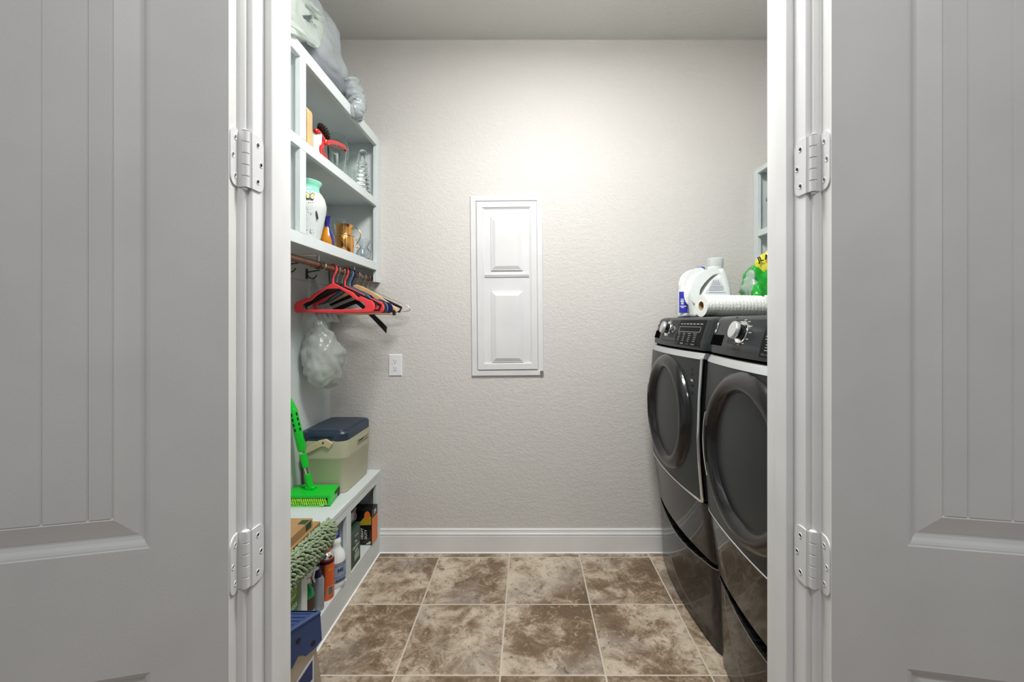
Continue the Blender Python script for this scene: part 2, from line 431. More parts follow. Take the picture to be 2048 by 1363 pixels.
# hinges
def hinge(name, label, s, zc, tilt_leaf):
    ang = AL if s < 0 else AR; Pn = PLn if s < 0 else PRn
    nrm = Vector((-sin(ang), cos(ang), 0)); far = Pn+nrm*.035
    face = JL if s < 0 else JR
    pin = Vector((face-s*(-.003), .7335, zc)) if False else Vector(((far.x+face)/2 - s*.003, .7345, zc))
    t = thing(name, label, 'hinge', (pin.x, pin.y, zc-.05), 0, 'white door hinges')
    hh = .0995
    # knuckle: five barrels
    for k in range(5):
        z0 = zc-hh/2+k*hh/5+.0004; z1 = zc-hh/2+(k+1)*hh/5-.0004
        obj('knuckle', lathe([(.0052, z0), (.0062, z0+.0008), (.0062, z1-.0008), (.0052, z1)], 16, (pin.x, pin.y, 0)), M_hinge, t, 40)
    obj('hinge_pin', lathe([(.0, zc-hh/2-.004), (.0035, zc-hh/2-.003), (.004, zc-hh/2-.0003), (.0, zc-hh/2)], 12, (pin.x, pin.y, 0)), M_hinge, t, 40)
    obj('hinge_pin', lathe([(.0, zc+hh/2+.0022), (.0045, zc+hh/2+.0018), (.0062, zc+hh/2+.0003), (.0, zc+hh/2)], 12, (pin.x, pin.y, 0)), M_hinge, t, 40)
    def leaf(o, xd, L, zflip, nm, col=None):
        # o: point on the surface next to the knuckle, xd: direction away from the knuckle along the surface
        M = frame(o, xd, (0, 0, 1)); r = .0155
        nr = Vector(xd).cross(Vector((0, 0, 1)))
        want = Vector((-s, 0, 0))
        sg = 1 if nr.dot(want) > 0 else -1
        ol = [(0, -hh/2), (L-r, -hh/2)]+[(L-r+r*sin(a), -hh/2+r-r*cos(a)) for a in [pi/2*i/5 for i in range(1, 6)]]
        ol += [(L-r+r*cos(a), hh/2-r+r*sin(a)) for a in [pi/2*i/5 for i in range(0, 6)]]+[(0, hh/2)]
        bm = shape2d([ol], .0022, .0004, M @ Matrix.Translation((0, 0, sg*.0010)))
        lf = obj('leaf', bm, M_hinge, t, 40)
        # hairline of old paint round the leaf
        for (u, v) in ((L*.47, hh*.33), (L*.74, 0), (L*.47, -hh*.33)):
            q = M @ Vector((u, v, sg*.0019)); m2 = frame(q, xd, (0, 0, 1)) @ Matrix.Diagonal((1, 1, sg, 1))
            bm = NB(); add_lathe(bm, [(.0050, 0), (.0046, .0009), (.0038, .0010), (.0030, .0002), (.0, .0002)], 14, (0, 0, 0), m2)
            sc = obj('screw', bm, M_hinge, lf, 40)
            bm = NB()
            for rr in (pi/4+u*30+v*9, 3*pi/4+u*30+v*9):
                add_box(bm, -.0020, .0020, -.0004, .0004, .0002, .00062, M=m2 @ Matrix.Rotation(rr, 4, 'Z'))
            for f in bm.faces: f.material_index = 0
            o2 = obj('screw_slot', bm, M_matblk, lf)
    dfar = far
    leaf((far.x, far.y, zc), -nrm, .0325, 0, 'door')
    leaf((face, YA-.003, zc), (0, 1, 0), .0325, 0, 'jamb')
    # knuckle wrap plates joining barrels and leaves
    for e0 in (Vector((far.x, far.y, 0))-nrm*.002, Vector((face-s*.0010, YA-.001, 0))):
        e1 = Vector((pin.x, pin.y-.0035, 0)); dv = (e1-e0); dl = dv.length; dv.normalize(); sd = Vector((-dv.y, dv.x, 0))*.0010
        bm = NB(); add_prism(bm, [((e0+sd).x, (e0+sd).y), ((e0-sd).x, (e0-sd).y), ((e0+dv*dl-sd).x, (e0+dv*dl-sd).y), ((e0+dv*dl+sd).x, (e0+dv*dl+sd).y)], zc-hh/2+.001, zc+hh/2-.001)
        obj('leaf_bend', bm, M_hinge, t, 40)
    return t
hinge('door_hinge', 'upper white painted hinge on the left door jamb', -1, 1.5145, 0)
hinge('door_hinge', 'lower white painted hinge on the left door jamb', -1, .8155, 0)
hinge('door_hinge', 'upper white painted hinge on the right door jamb', 1, 1.5070, 0)
hinge('door_hinge', 'lower white painted hinge on the right door jamb', 1, .8150, 0)

# ================================================================== BREAKER PANEL COVER, OUTLET
c = (1014-VX)/373.3, (VY-571)/373.3+CZ
t = thing('breaker_panel_cover', 'tall white two-panel electrical panel cover on the back wall', 'panel cover', (c[0], YF, c[1]))
t.rotation_euler = (0, R(-.55), 0)
def ploc(name, bm, m, par=t, sm=None): return obj(name, bm, m, par, sm, local=True)
FW, FH = .383, .961
def rect_ring(w0, h0, w1, h1, cy0=0, cy1=0):
    return [(-w0/2, -h0/2+cy0), (w0/2, -h0/2+cy0), (w0/2, h0/2+cy0), (-w0/2, h0/2+cy0)], [(-w1/2, -h1/2+cy1), (w1/2, -h1/2+cy1), (w1/2, h1/2+cy1), (-w1/2, h1/2+cy1)]
def ring_profile(prof, w, h, cx=0, cz=0, close=True):
    """sweep (inset, out) round a rectangle on the wall; out is towards the room (-y)"""
    bm = NB(); loops = []
    for ins, out in prof:
        loops.append([bm.verts.new((cx+sx*(w/2-ins), -out, cz+sz*(h/2-ins))) for sx, sz in ((-1, -1), (1, -1), (1, 1), (-1, 1))])
    for k in range(len(loops)-1):
        for i in range(4):
            j = (i+1) % 4; bm.faces.new((loops[k][i], loops[k][j], loops[k+1][j], loops[k+1][i]))
    if close: bm.faces.new(loops[-1])
    return bm
ploc('outer_frame', ring_profile([(0, 0), (0, .008), (.002, .011), (.027, .011), (.0285, .009), (.0290, .004), (.0315, .004), (.0315, 0)], FW, FH, close=False), M_panel)
dw, dh, dcx = FW-.064, FH-.066, .001
dr = ploc('panel_door', ring_profile([(0, .001), (0, .013), (.0015, .015), (.030, .015), (.032, .011), (.036, .0105), (.038, .007), (.044, .0065)], dw, dh, dcx, 0), M_panel)
for cz, hh in ((.222, .30), (-.220, .395)):
    # raised panel
    ploc('raised_panel', ring_profile([(0, .0065), (0, .012), (.003, .0135), (.006, .0135), (.024, .0205), (.026, .0205)], .168, hh-.015, dcx, cz), M_panel, dr)
bm = NB(); add_prism(bm, [(-.006, .060), (-.008, .064), (-.0145, .0645), (-.0155, .058), (-.0115, .046), (-.0065, .043)], -.118, .118,
                     frame((dcx, 0, 0), (0, 1, 0), (0, 0, 1)))
ploc('cross_rail', bm, M_panel, dr)
o = ploc('latch', lathe([(.0, 0), (.0105, 0), (.0105, .006), (.009, .009), (.0, .0095)], 16, (0, 0, 0), frame((FW/2-.010, -.010, -FH/2+.018), (1, 0, 0), (0, 0, 1))), M_steel, t, 40)
o['label'] = 'small metal latch'
bm = NB()
for sx, sz in ((-.181, .16), (-.181, -.16), (.181, .16), (.181, -.16), (-.181, .474)):
    add_lathe(bm, [(.0, .0), (.0022, 0), (.0018, .0012), (.0, .0014)], 8, (0, 0, 0), frame((sx, -.011, sz), (1, 0, 0), (0, 0, 1)))
ploc('mounting_screws', bm, M_satin, t)['kind'] = 'stuff'

cx, cz = (791-VX)/373.3, CZ+(VY-729.5)/373.3
t = thing('wall_outlet', 'white double power outlet on the back wall below the coat hangers', 'outlet', (cx, YF, cz))
ploc('cover_plate', ring_profile([(0, 0), (0, .003), (.0035, .006), (.006, .0062)], .072, .116), M_plate, t)
for zz in (.0195, -.0195):
    bm = NB(); add_prism(bm, [(.0165*cos(a)*1.0, max(-.0135, min(.0135, .0175*sin(a)))) for a in [2*pi*k/20 for k in range(20)]], -.0078, .002, Matrix.Translation((0, 0, zz)) @ XZ @ Matrix.Rotation(0, 4, 'Z') @ Matrix.Diagonal((1, 1, -1, 1)))
    bm.free(); bm = NB()
    add_prism(bm, [(.0165*cos(a), max(-.0135, min(.0135, .0175*sin(a)))) for a in [2*pi*k/20 for k in range(20)]], .0, .0078, Matrix.Translation((0, 0, zz)) @ XZ)
    sk = ploc('socket_face', bm, M_plate, t)
    bm = NB()
    for sx, hh in ((-.0064, .0040), (.0064, .0032)): add_box(bm, sx-.0009, sx+.0009, -.0081, -.0070, zz+.001-.0005, zz+.001+2*hh)
    add_lathe(bm, [(.0025, 0), (.0025, .0011), (0, .0011)], 10, (0, 0, 0), frame((0, -.0070, zz-.0065), (1, 0, 0), (0, 0, 1)))
    ploc('slots', bm, M_matblk, sk)
ploc('centre_screw', lathe([(.0028, 0), (.0022, .0012), (0, .0014)], 12, (0, 0, 0), frame((0, -.0062, 0), (1, 0, 0), (0, 0, 1))), M_plate, t)

# ================================================================== LEFT BUILT-INS
FX = -.79
YS = .885
t = thing('wall_shelf_unit', 'white open wall shelving with vases above the clothes rod', 'shelf unit', (XL, YF, 1.44))
def part(name, x0, x1, y0, y1, z0, z1, par, m=M_cab, bev=.0012): return obj(name, box(x0, x1, y0, y1, z0, z1, bev), m, par)
part('back_panel', XL, XL+.006, YS, YF, 1.50, 2.19, t)
part('top_board', XL+.006, FX-.019, YS, YF, 2.178, 2.197, t)
part('shelf', XL+.006, FX-.019, YS, YF-.02, 1.850, 1.869, t)
part('bottom_board', XL+.006, FX-.019, YS, YF-.02, 1.519, 1.538, t)
part('end_panel', XL+.006, FX-.019, YF-.02, YF-.001, 1.44, 2.178, t)
part('divider', XL+.006, FX-.019, 1.468, 1.487, 1.538, 1.85, t); part('divider', XL+.006, FX-.019, 1.468, 1.487, 1.869, 2.178, t)
part('face_rail', FX-.019, FX, YS, 2.192, 2.152, 2.199, t); part('face_rail', FX-.019, FX, YS, 2.192, 1.834, 1.872, t)
part('face_rail', FX-.019, FX, YS, 2.192, 1.500, 1.541, t)
part('face_stile', FX-.019, FX, 2.192, YF-.001, 1.4385, 2.199, t)
part('face_stile', FX-.019, FX, 1.458, 1.496, 1.541, 1.834, t); part('face_stile', FX-.019, FX, 1.458, 1.496, 1.872, 2.152, t)
part('hook_rail', XL, XL+.016, YS, 2.20, 1.425, 1.50, t)

t = thing('storage_bench', 'white built-in bench with open cubbies along the left wall', 'bench', (XL, YF, 0))
part('bench_top', XL+.001, FX+.002, YS, YF-.001, .420, .440, t)
part('bottom_board', XL+.001, FX-.019, YS, YF-.02, .090, .110, t)
part('end_panel', XL+.006, FX-.019, YF-.02, YF-.001, .11, .42, t)
for y in (1.478, 1.842): part('divider', XL+.006, FX-.019, y, y+.018, .11, .42, t)
part('back_panel', XL+.001, XL+.006, YS, YF, .11, .42, t)
part('face_rail', FX-.019, FX, YS, YF-.001, .385, .420, t)
part('face_stile', FX-.019, FX, 2.192, YF-.001, .11, .385, t)
part('face_stile', FX-.019, FX, 1.832, 1.876, .11, .385, t); part('face_stile', FX-.019, FX, 1.466, 1.504, .11, .385, t)
part('plinth', FX-.019, FX, YS, YF-.001, .0, .110, t)
bm = NB(); add_tube(bm, [(FX+.001, YS, .001), (FX+.001, YF-.016, .001)], .0046, 8); obj('caulk_bead', bm, M_caulk, t)

# clothes rod and its brackets
RX, RZ = -.835, 1.458
t = thing('clothes_rod', 'brown wooden clothes rod under the left wall shelf', 'rod', (RX, YF-.02, RZ))
obj('rod', tube([(RX, YS, RZ), (RX, YF-.0202, RZ)], .0130, 18), M_rodwood, t, 40)
for y, lb in ((1.67, 'steel rod bracket near the shelf divider, above the leftmost ring'), (2.012, 'steel rod bracket near the far end of the rod, by the blue hangers')):
    t = thing('rod_bracket', lb, 'bracket', (XL+.016, y, 1.49), 0, 'rod brackets')
    obj('arm', tube([(XL+.017, y, 1.497), (RX, y, 1.495)], .0030, 8, flat=(1, 2)), M_steel, t, 40)
    obj('drop', tube([(RX, y, 1.497), (RX, y, 1.4715)], .0030, 8, flat=(2, 1)), M_steel, t, 40)
    obj('cradle', tube([(RX+.016*sin(a), y, RZ-.016*cos(a)) for a in [R(-120+24*k) for k in range(11)]], .0024, 8), M_bronze, t, 40)

# ================================================================== CLOTHES HANGERS
def hook_pts(r=.0175, neck=-.062, z0=0):
    """hook over the rod, centre at origin, plane x-z, ends at the neck below"""
    pts = [(-r*.95, 0, -.006)]+[(-r*cos(a), 0, r*sin(a)) for a in [pi*k/10 for k in range(11)]]
    pts += [(r*.80, 0, -.014), (r*.30, 0, -.030), (0, 0, -.042), (0, 0, neck)]
    return pts
def hang_root(label, cat_group, d, yaw, tilt=0.0, roll=0.0):
    t = thing('clothes_hanger', label, 'hanger', (RX, d, RZ), 0, cat_group)
    t.rotation_euler = (roll, tilt, yaw); return t
def arms(h, half, drop, w0=.012, w1=.02, curve=.0, n=14):
    """shoulder outline of one piece hanger: returns upper and lower edge from the centre to the tip"""
    up = []; lo = []
    for k in range(n+1):
        s = k/n; x = half*s; z = h-drop*(s**(1.0+curve)); up.append((x, z)); lo.append((x, z-(w0+(w1-w0)*s)))
    return up, lo
def plastic_hanger(label, group, d, yaw, m, roll=0, half=.205, big=.036):
    t = hang_root(label, group, d, yaw, roll=roll)
    # flat moulded body with end plates; y of outline is height
    top = -.062; bar = -.184
    def prof(s):  # x fraction -> height of the upper edge
        return top-.088*(s**.93)
    R_ = []
    for k in range(15):
        s = k/14*.86; x = half*s; z = prof(s)
        if .52 < s < .68: z -= .010*sin((s-.52)/.16*pi)
        R_.append((x, z))
    R_ += [(half*.94, -.142), (half*.985, -.153), (half, -.166), (half*.985, -.178), (half*.94, bar), (half*.85, bar)]
    out = R_+[(-x, z) for x, z in R_[::-1]][:-1]
    I_ = [(0, top-.024), (half*.16, top-.0245), (half*.40, top-.050), (half*.52, top-.068), (half*.60, top-.076), (half*.70, top-.081), (half*.77, top-.089), (half*.795, top-.099), (half*.77, -.172), (half*.60, bar+.0095)]
    inn = I_+[(-x, z) for x, z in I_[::-1]][:-1]
    bm = shape2d([out, inn], .0065, .0028, XZ); obj('body', bm, m, t, 50, local=True)
    obj('rim', tube([(x, 0, z) for x, z in out], .0034, 6, closed=True), m, t, 60, local=True)
    obj('hook', tube(smooth_path(hook_pts(.0185, top-.006), 2), .0036, 8), m, t, 50, local=True)
    return t
def velvet_hanger(label, group, d, yaw, m=None, half=.215, tilt=0, roll=0, neck=-.066, bar=True, drop=.085, w=(.020, .013)):
    t = hang_root(label, group, d, yaw, tilt, roll)
    obj('hook', tube(smooth_path(hook_pts(.0165, neck-.004), 2), .0017, 8), M_steel, t, 50, local=True)
    up, lo = arms(neck, half, drop, w[0], w[1], .15)
    out = up+lo[::-1]+[(-x, z) for x, z in lo[1:]]+[(-x, z) for x, z in up[::-1]][:-1]
    obj('shoulders', shape2d([out], .0062, .0022, XZ), m or M_velvet, t, 50, local=True)
    obj('collar', lathe([(.0, neck-.008), (.009, neck-.006), (.009, neck+.006), (.005, neck+.010), (0, neck+.011)], 12), m or M_velvet, t, 40, local=True)
    if bar:
        zb = neck-drop-.026
        obj('trouser_bar', tube(smooth_path([(-half*.97, 0, zb+.016), (-half*.93, 0, zb+.003), (-half*.8, 0, zb), (half*.8, 0, zb), (half*.93, 0, zb+.003), (half*.97, 0, zb+.016)], 3), .0042, 8, flat=(1, .6)), m or M_velvet, t, 50, local=True)
    return t
def wood_hanger(label, group, d, yaw, bar=True, half=.208, tilt=0):
    t = hang_root(label, group, d, yaw, tilt)
    neck = -.046
    obj('hook', tube(smooth_path(hook_pts(.0175, neck-.010), 2), .0018, 8), M_steel, t, 50, local=True)
    up, lo = [], []
    for k in range(17):
        s = k/16; z = neck-.118*(s**1.3)
        up.append((half*s, z)); lo.append((half*s, z-.040+.020*s))
    out = up+lo[::-1]+[(-x, z) for x, z in lo[1:]]+[(-x, z) for x, z in up[::-1]][:-1]
    bm = shape2d([out], .012, .0045, XZ)
    for v in bm.verts: v.co.y += -.35*v.co.x**2     # shoulders curve forward
    obj('shoulders', bm, M_wood, t, 50, local=True)
    if bar:
        obj('trouser_bar', tube([(-half*.90, -.012, neck-.142), (half*.90, -.012, neck-.142)], .0048, 10), M_wood, t, 50, local=True)
        bm = NB()
        for s in (-1, 1): add_box(bm, s*half*.92-.006, s*half*.92+.006, -.020, -.004, neck-.150, neck-.124, .002)
        obj('bar_holder', bm, M_matblk, t, local=True)
    return t
def wire_hanger(label, d, yaw):
    t = hang_root(label, None, d, yaw)
    pts = hook_pts(.0165, -.055)
    obj('hook', tube(smooth_path(pts, 2), .0012, 8), M_steel, t, 50, local=True)
    b = [(0, 0, -.055), (.10, 0, -.098), (.19, 0, -.137), (.212, 0, -.150), (.218, 0, -.163), (.205, 0, -.172), (.15, 0, -.174), (0, 0, -.175)]
    b = smooth_path(b, 3); b += [(-x, y, z) for x, y, z in b[::-1]][1:-1]
    obj('frame_wire', tube(b, .0019, 8, closed=True), M_steel, t, 60, local=True)
    obj('twist', tube([(0, 0, -.040), (0, 0, -.062)], .0026, 8), M_steel, t, 50, local=True)
    return t
t = thing('curtain_ring', 'bare steel ring round the rod, left of the coral hangers', 'ring', (RX, 1.70, RZ))
obj('ring', tube([(.0175*cos(a), .004*sin(a), .0175*sin(a)) for a in [2*pi*k/24 for k in range(24)]], .0016, 8, closed=True), M_steel, t, 60, local=True)
G = 'plastic coat hangers on the rod'
plastic_hanger('coral plastic coat hanger, frontmost on the rod', G, 1.800, R(-16), M_coral)
velvet_hanger('black flocked hanger just behind the frontmost coral one', 'black flocked hangers', 1.836, R(-16), half=.20)
velvet_hanger('black flocked hanger touching the front of the second coral one', 'black flocked hangers', 1.886, R(-16), half=.205)
plastic_hanger('coral plastic coat hanger, second one back on the rod', G, 1.916, R(-16), M_coral)
plastic_hanger('dark teal plastic hanger directly behind the second coral one', G, 1.943, R(-15), M_teal, half=.208)
plastic_hanger('slate blue plastic hanger with pale blue hook', G, 1.968, R(-14), M_slate, half=.20)
plastic_hanger('navy plastic hanger with broad shoulder ends', G, 1.994, R(-13), M_navy, half=.212)
wood_hanger('pale wooden coat hanger with trouser bar and curved shoulders', 'wooden hangers', 2.045, R(-3))
velvet_hanger('black suit hanger hanging low, right tip below the others', 'black flocked hangers', 2.08, R(-30), half=.232, neck=-.118, bar=False, drop=.100, tilt=R(9), w=(.022, .030))
velvet_hanger('black flocked hanger behind the wooden hanger', 'black flocked hangers', 2.125, R(-2), half=.20)
t = wire_hanger('thin steel wire hanger, farthest on the rod', 2.185, R(3))

# coat hooks on the wall rail and the bag hanging there
def coat_hook(label, y, zc, out=.062):
    t = thing('coat_hook', label, 'hook', (XL+.016, y, zc), 0, 'coat hooks')
    obj('base_plate', box(XL+.016, XL+.020, y-.009, y+.009, zc-.026, zc+.022, .003), M_bronze, t)
    x = XL+.020
    obj('upper_arm', tube(smooth_path([(x, y, zc+.006), (x+.03, y+.003, zc+.012), (x+.058, y+.006, zc+.017), (x+.070, y+.007, zc+.024)], 4), [.003]*12+[.005], 8), M_bronze, t, 50)
    obj('lower_arm', tube(smooth_path([(x, y, zc-.010), (x+.014, y, zc-.022), (x+.030, y+.002, zc-.022), (x+.042, y+.004, zc-.008)], 4), [.003]*12+[.0045], 8), M_bronze, t, 50)
coat_hook('bronze coat hook holding the white plastic bag', 1.98, 1.458)
coat_hook('bronze coat hook at the left, beside the door jamb', 1.80, 1.468)
# hanging bag
t = thing('plastic_bag', 'crumpled translucent white plastic bag hanging from the coat hook', 'bag', (-.975, 1.985, .98))
bc = Vector((-.968, 1.985, 1.085))
def hb(u, v):
    zz = cos(v); rr = sin(v)**.75
    x = .088*rr*cos(u); y = .095*rr*sin(u); z = .165*zz
    if zz > 0: k = 1-.55*zz**1.2; x *= k; y *= k; x -= .02*zz
    if zz < -.2: x *= 1.04
    n = Vector((cos(u)*sin(v), sin(u)*sin(v), cos(v)))
    p = bc+Vector((x, y, z)); p += n*(.030*crease(p, 9, 3)+.012*crease(p, 24, 5)); 
    p.x = max(p.x, XL+.008); return p
obj('bag_body', blob(hb, 72, 48), M_bagw, t, 50)
def hb2(u, v):
    p = bc+Vector((.058*sin(v)*cos(u)+.006, .07*sin(v)*sin(u), .095*cos(v)-.045)); p += Vector((1, 0, 0))*.02*crease(p, 18, 8); p.x = max(p.x, XL+.012); return p
obj('bag_contents', blob(hb2, 32, 20), M_cloth, t, 40)
for k, (dx, dy) in enumerate(((-.026, -.03), (.018, .022))):
    base = bc+Vector((dx, dy, .145)); hk = Vector((XL+.020+.024, 1.982+.002*k, 1.438))
    bm = NB(); n = 12; L_ = []
    for i in range(n+1):
        s = i/n; w_ = .052*(1-s)**1.4+.004; c_ = base.lerp(hk, s); 
        L_.append([bm.verts.new(c_+Vector((w_*.65*q+.006*sin(9*s+q*4+k), w_*q*.8, 0.003*sin(q*9+s*7)))) for q in (-1, -.6, -.2, .2, .6, 1)])
    for i in range(n):
        for q in range(5): bm.faces.new((L_[i][q], L_[i][q+1], L_[i+1][q+1], L_[i+1][q]))
    bmesh.ops.solidify(bm, geom=bm.faces, thickness=.0004)
    obj('handle', bm, M_bagc, t, 60)

# ================================================================== ITEMS ON THE WALL SHELVES
Z1, Z2, Z3 = 2.197, 1.869, 1.538
# big translucent bag on top
t = thing('storage_bag', 'large grey translucent plastic bag of linens on top of the shelf', 'bag', (-.92, 1.75, Z1))
def big(u, v):
    n = Vector((cos(u)*sin(v), sin(u)*sin(v), cos(v)))
    zz = (1+n.z)/2
    x = -.935+.118*n.x*(1.0 if n.z < .3 else 1); y = 1.775+.285*(abs(n.y)**.85)*(1 if n.y > 0 else -1)*(1-.30*max(0, n.z)); z = Z1+.010+.385*zz**.8
    if n.y > 0: z -= .19*(max(0, (y-1.76)/.27))**1.25*(z-Z1)/.30
    p = Vector((x, y, z)); p += n*(.030*crease(p, 7, 1)+.014*crease(p, 20, 2))
    p.z = max(p.z, Z1+.004); p.x = max(p.x, XL+.004); return p
obj('bag_film', blob(big, 90, 60), M_bagg, t, 50)
def big2(u, v):
    n = Vector((cos(u)*sin(v), sin(u)*sin(v), cos(v)))
    p = Vector((-.930+.105*n.x, 1.79+.23*n.y, Z1+.088+.080*n.z)); p += n*(.030*crease(p, 12, 5)); p.z = max(p.z, Z1+.006); p.x = max(p.x, XL+.01); return p
obj('linens', blob(big2, 60, 36), M_bagd, t, 50)
# twisted tail spilling over the front rail
tp = [P(697, 165, x=-.83), P(710, 196, x=-.802), P(716, 212, x=-.782), P(712, 222, x=-.776), P(717, 232, x=-.777), P(720, 238, x=-.779)]
bm = NB(); pth = smooth_path(tp, 14); rr = []
for i in range(len(pth)): s = i/(len(pth)-1); rr.append((.034*(1-s)**.8+.012)*(1+.12*sin(i*.9+s*5)))
vs = add_tube(bm, pth, rr, 30)
for v in vs: v.co += Vector((.5, .5, .5))*(.030*crease(v.co, 42, 4)+.012*crease(v.co, 95, 4))
obj('bag_tail', bm, M_bagg, t, 60)
# white bag with handle hole, knotted, leaning in front
t = thing('carrier_bag', 'white plastic carrier bag with a handle hole on top of the shelf', 'bag', (-.82, 1.50, Z1))
ol = [P(px, py, x=-.790) for px, py in ((560, 30), (575, 6), (600, -12), (628, -2), (648, 12), (661, 35), (663, 58), (655, 80), (640, 96), (628, 95), (612, 86), (598, 76), (575, 66), (560, 62))]
hole = [P(px, py, x=-.790) for px, py in ((610, 31), (633, 31), (635, 37), (633, 44), (627, 46), (619, 43), (613, 38))]
f = lambda p: (p.y, p.z)
bm = shape2d([[f(p) for p in ol], [f(p) for p in hole]], .010, .003, Matrix(((0, 0, 1, -.790), (1, 0, 0, 0), (0, 1, 0, 0), (0, 0, 0, 1))))
bmesh.ops.triangulate(bm, faces=bm.faces); bmesh.ops.subdivide_edges(bm, edges=[e for e in bm.edges if e.calc_length() > .02], cuts=4, use_grid_fill=True)
for v in bm.verts:
    v.co.x += .030*crease(v.co, 16, 9)+.012*crease(v.co, 40, 2)-.12*(v.co.z-Z1-.06)-.004
obj('handle_flap', bm, M_bagw, t, 50)
def wb(u, v):
    n = Vector((cos(u)*sin(v), sin(u)*sin(v), cos(v))); p = Vector((-.905+.045*n.x, 1.40+.13*n.y, Z1+.125+.12*n.z)); p += n*(.03*crease(p, 11, 7)); p.z = max(p.z, Z1+.003); return p
obj('bag_body', blob(wb, 48, 30), M_bagw, t, 50)

# upper row
t = thing('cutting_board', 'pale wooden board with rounded corner standing by the shelf divider', 'cutting board', (-.90, 1.55, Z2))
bm = shape2d([rounded(.19, .155, .022, corners=(1, 1, 0, 0))], .034, .003, Matrix.Translation((-.901, 1.556, Z2+.0777)) @ XZ)
obj('board', bm, M_wood, t, 40)
t = thing('frosted_cup', 'small frosted white cup beside the wooden board', 'cup', (-.818, 1.62, Z2))
obj('cup', lathe([(.0, .002), (.020, .0), (.0215, .01), (.0245, .085), (.0235, .086), (.0205, .012), (.0, .008)], 26, (-.821, 1.62, Z2), cap=False), mat('frosted white plastic', (.72, .74, .75), .35, sub=.2), t, 40)
M_red = mat('glossy red ribbon', srgb(190, 14, 18), .25, coat=.4)
M_cone = mat('pine cone brown', (.030, .014, .010), .6)
t = thing('festive_ornament', 'red ribbon bow ornament with a dark pine cone', 'ornament', (-.82, 1.70, Z2))
def ribbon(pts, w_, name='ribbon_loop', x=-.80):
    pp = []
    for q in pts:
        p = P(q[0], q[1], x=x+(q[2] if len(q) > 2 else 0)); pp.append(p)
    obj(name, tube(smooth_path(pp, 6), w_, 10, flat=(1, .28), up=(0, 0, 1)), M_red, t, 60)
ribbon([(652, 285), (645, 272), (636, 262), (630, 264, -.01), (636, 272, -.02), (648, 284, -.01)], .0085)
ribbon([(652, 285), (665, 284), (680, 289), (692, 296), (690, 301, -.01), (678, 297, -.015), (662, 290, -.01), (652, 286)], .0085)
ribbon([(650, 284), (646, 296), (650, 310), (656, 322)], .0075, 'ribbon_tail')
ribbon([(648, 284), (641, 296), (643, 308), (647, 314)], .0095, 'ribbon_tail')
p = P(651, 285, x=-.80); obj('knot', lathe([(0, -.013), (.010, -.009), (.012, 0), (.010, .009), (0, .013)], 12, p), M_red, t, 40)
bm = NB(); ca = P(655, 279, x=-.83); cb_ = P(638, 246, x=-.83); ax = (cb_-ca); LN = ax.length; Mx = frame(ca, ax.orthogonal(), ax.cross(ax.orthogonal())); 
Mz = Matrix.Translation(ca) @ ax.to_track_quat('Z', 'Y').to_matrix().to_4x4()
add_lathe(bm, [(.0, 0), (.008, .004), (.010, LN*.4), (.006, LN*.8), (0, LN)], 10, (0, 0, 0), Mz)
for i in range(70):
    s = i/69; a = i*2.39996; rr = .0195*(sin(pi*min(1, .12+s*.86))**.7)
    m2 = Mz @ Matrix.Translation((0, 0, s*LN*.95)) @ Matrix.Rotation(a, 4, 'Z') @ Matrix.Rotation(R(25), 4, 'Y')
    add_box(bm, .002, rr+.002, -.0045, .0045, -.0009, .0009, M=m2 @ Matrix.Rotation(R(-35), 4, 'Y'))
obj('pine_cone', bm, M_cone, t, label='dark brown pine cone')
obj('stem', tube([ca, (-.835, 1.76, Z2+.05), (-.835, 1.76, Z2+.003)], .003, 8), M_cone, t)
obj('base', lathe([(.022, 0), (.022, .004), (0, .006)], 16, (-.835, 1.76, Z2)), M_red, t)
def gvessel(name, label, cat, prof, x, y, z, th=.0016, m=None, n=36, group=None):
    """thin walled glass turned vessel"""
    inner = [(max(r-th, 0.0), h+(th*1.6 if i == 0 else 0)) for i, (r, h) in enumerate(prof)]
    t = thing(name, label, cat, (x, y, z), 0, group)
    pr = [(0, prof[0][1])]+prof+[(r, h) for r, h in inner[::-1]]+[(0, inner[0][1])]
    obj('glass_body', lathe(pr, n, (x, y, z), cap=False), m or M_glass, t, 50); return t
t = thing('goblet', 'clear round glass goblet behind the red bow', 'glass', (-.90, 1.975, Z2))
obj('bowl', lathe([(0, .098), (.020, .102), (.043, .122), (.055, .155), (.056, .180), (.048, .215), (.040, .236), (.0385, .236), (.046, .214), (.0542, .180), (.0535, .155), (.042, .124), (.019, .104), (0, .1005)], 36, (-.90, 1.975, Z2), cap=False), M_glass, t, 50)
obj('stem', lathe([(0, .003), (.036, .003), (.036, .0), (.0, .0)][::-1]+[(.036, .0025), (.006, .008), (.004, .02), (.004, .088), (.009, .0975), (0, .0978)], 24, (-.90, 1.975, Z2), cap=False), M_glass, t, 50)
gvessel('glass_tumbler', 'clear glass tumbler directly right of the red ribbons', 'glass', [(.022, 0), (.024, .01), (.032, .12), (.033, .13)], -.850, 1.888, Z2)
gvessel('glass_vase', 'tall straight clear glass between the tumbler and ribbed bottle', 'vase', [(.023, 0), (.025, .01), (.028, .17), (.030, .178)], -.848, 2.035, Z2)
t = thing('ribbed_bottle', 'clear ribbed glass bottle stacked of rings, at the far shelf end', 'bottle', (-.830, 2.110, Z2))
pr = [(0, 0), (.030, 0)]
zz = .002
for k in range(8):
    r0 = .036-.0018*k; h = .0205
    for a in range(7): pr.append((r0-.009+.009*sin(pi*(a+.5)/7), zz+h*(a+.5)/7))
    zz += h
pr += [(.011, zz+.006), (.010, zz+.030), (.011, zz+.036), (.018, zz+.040), (.019, zz+.048), (.014, zz+.056), (.008, zz+.059), (0, zz+.060)]
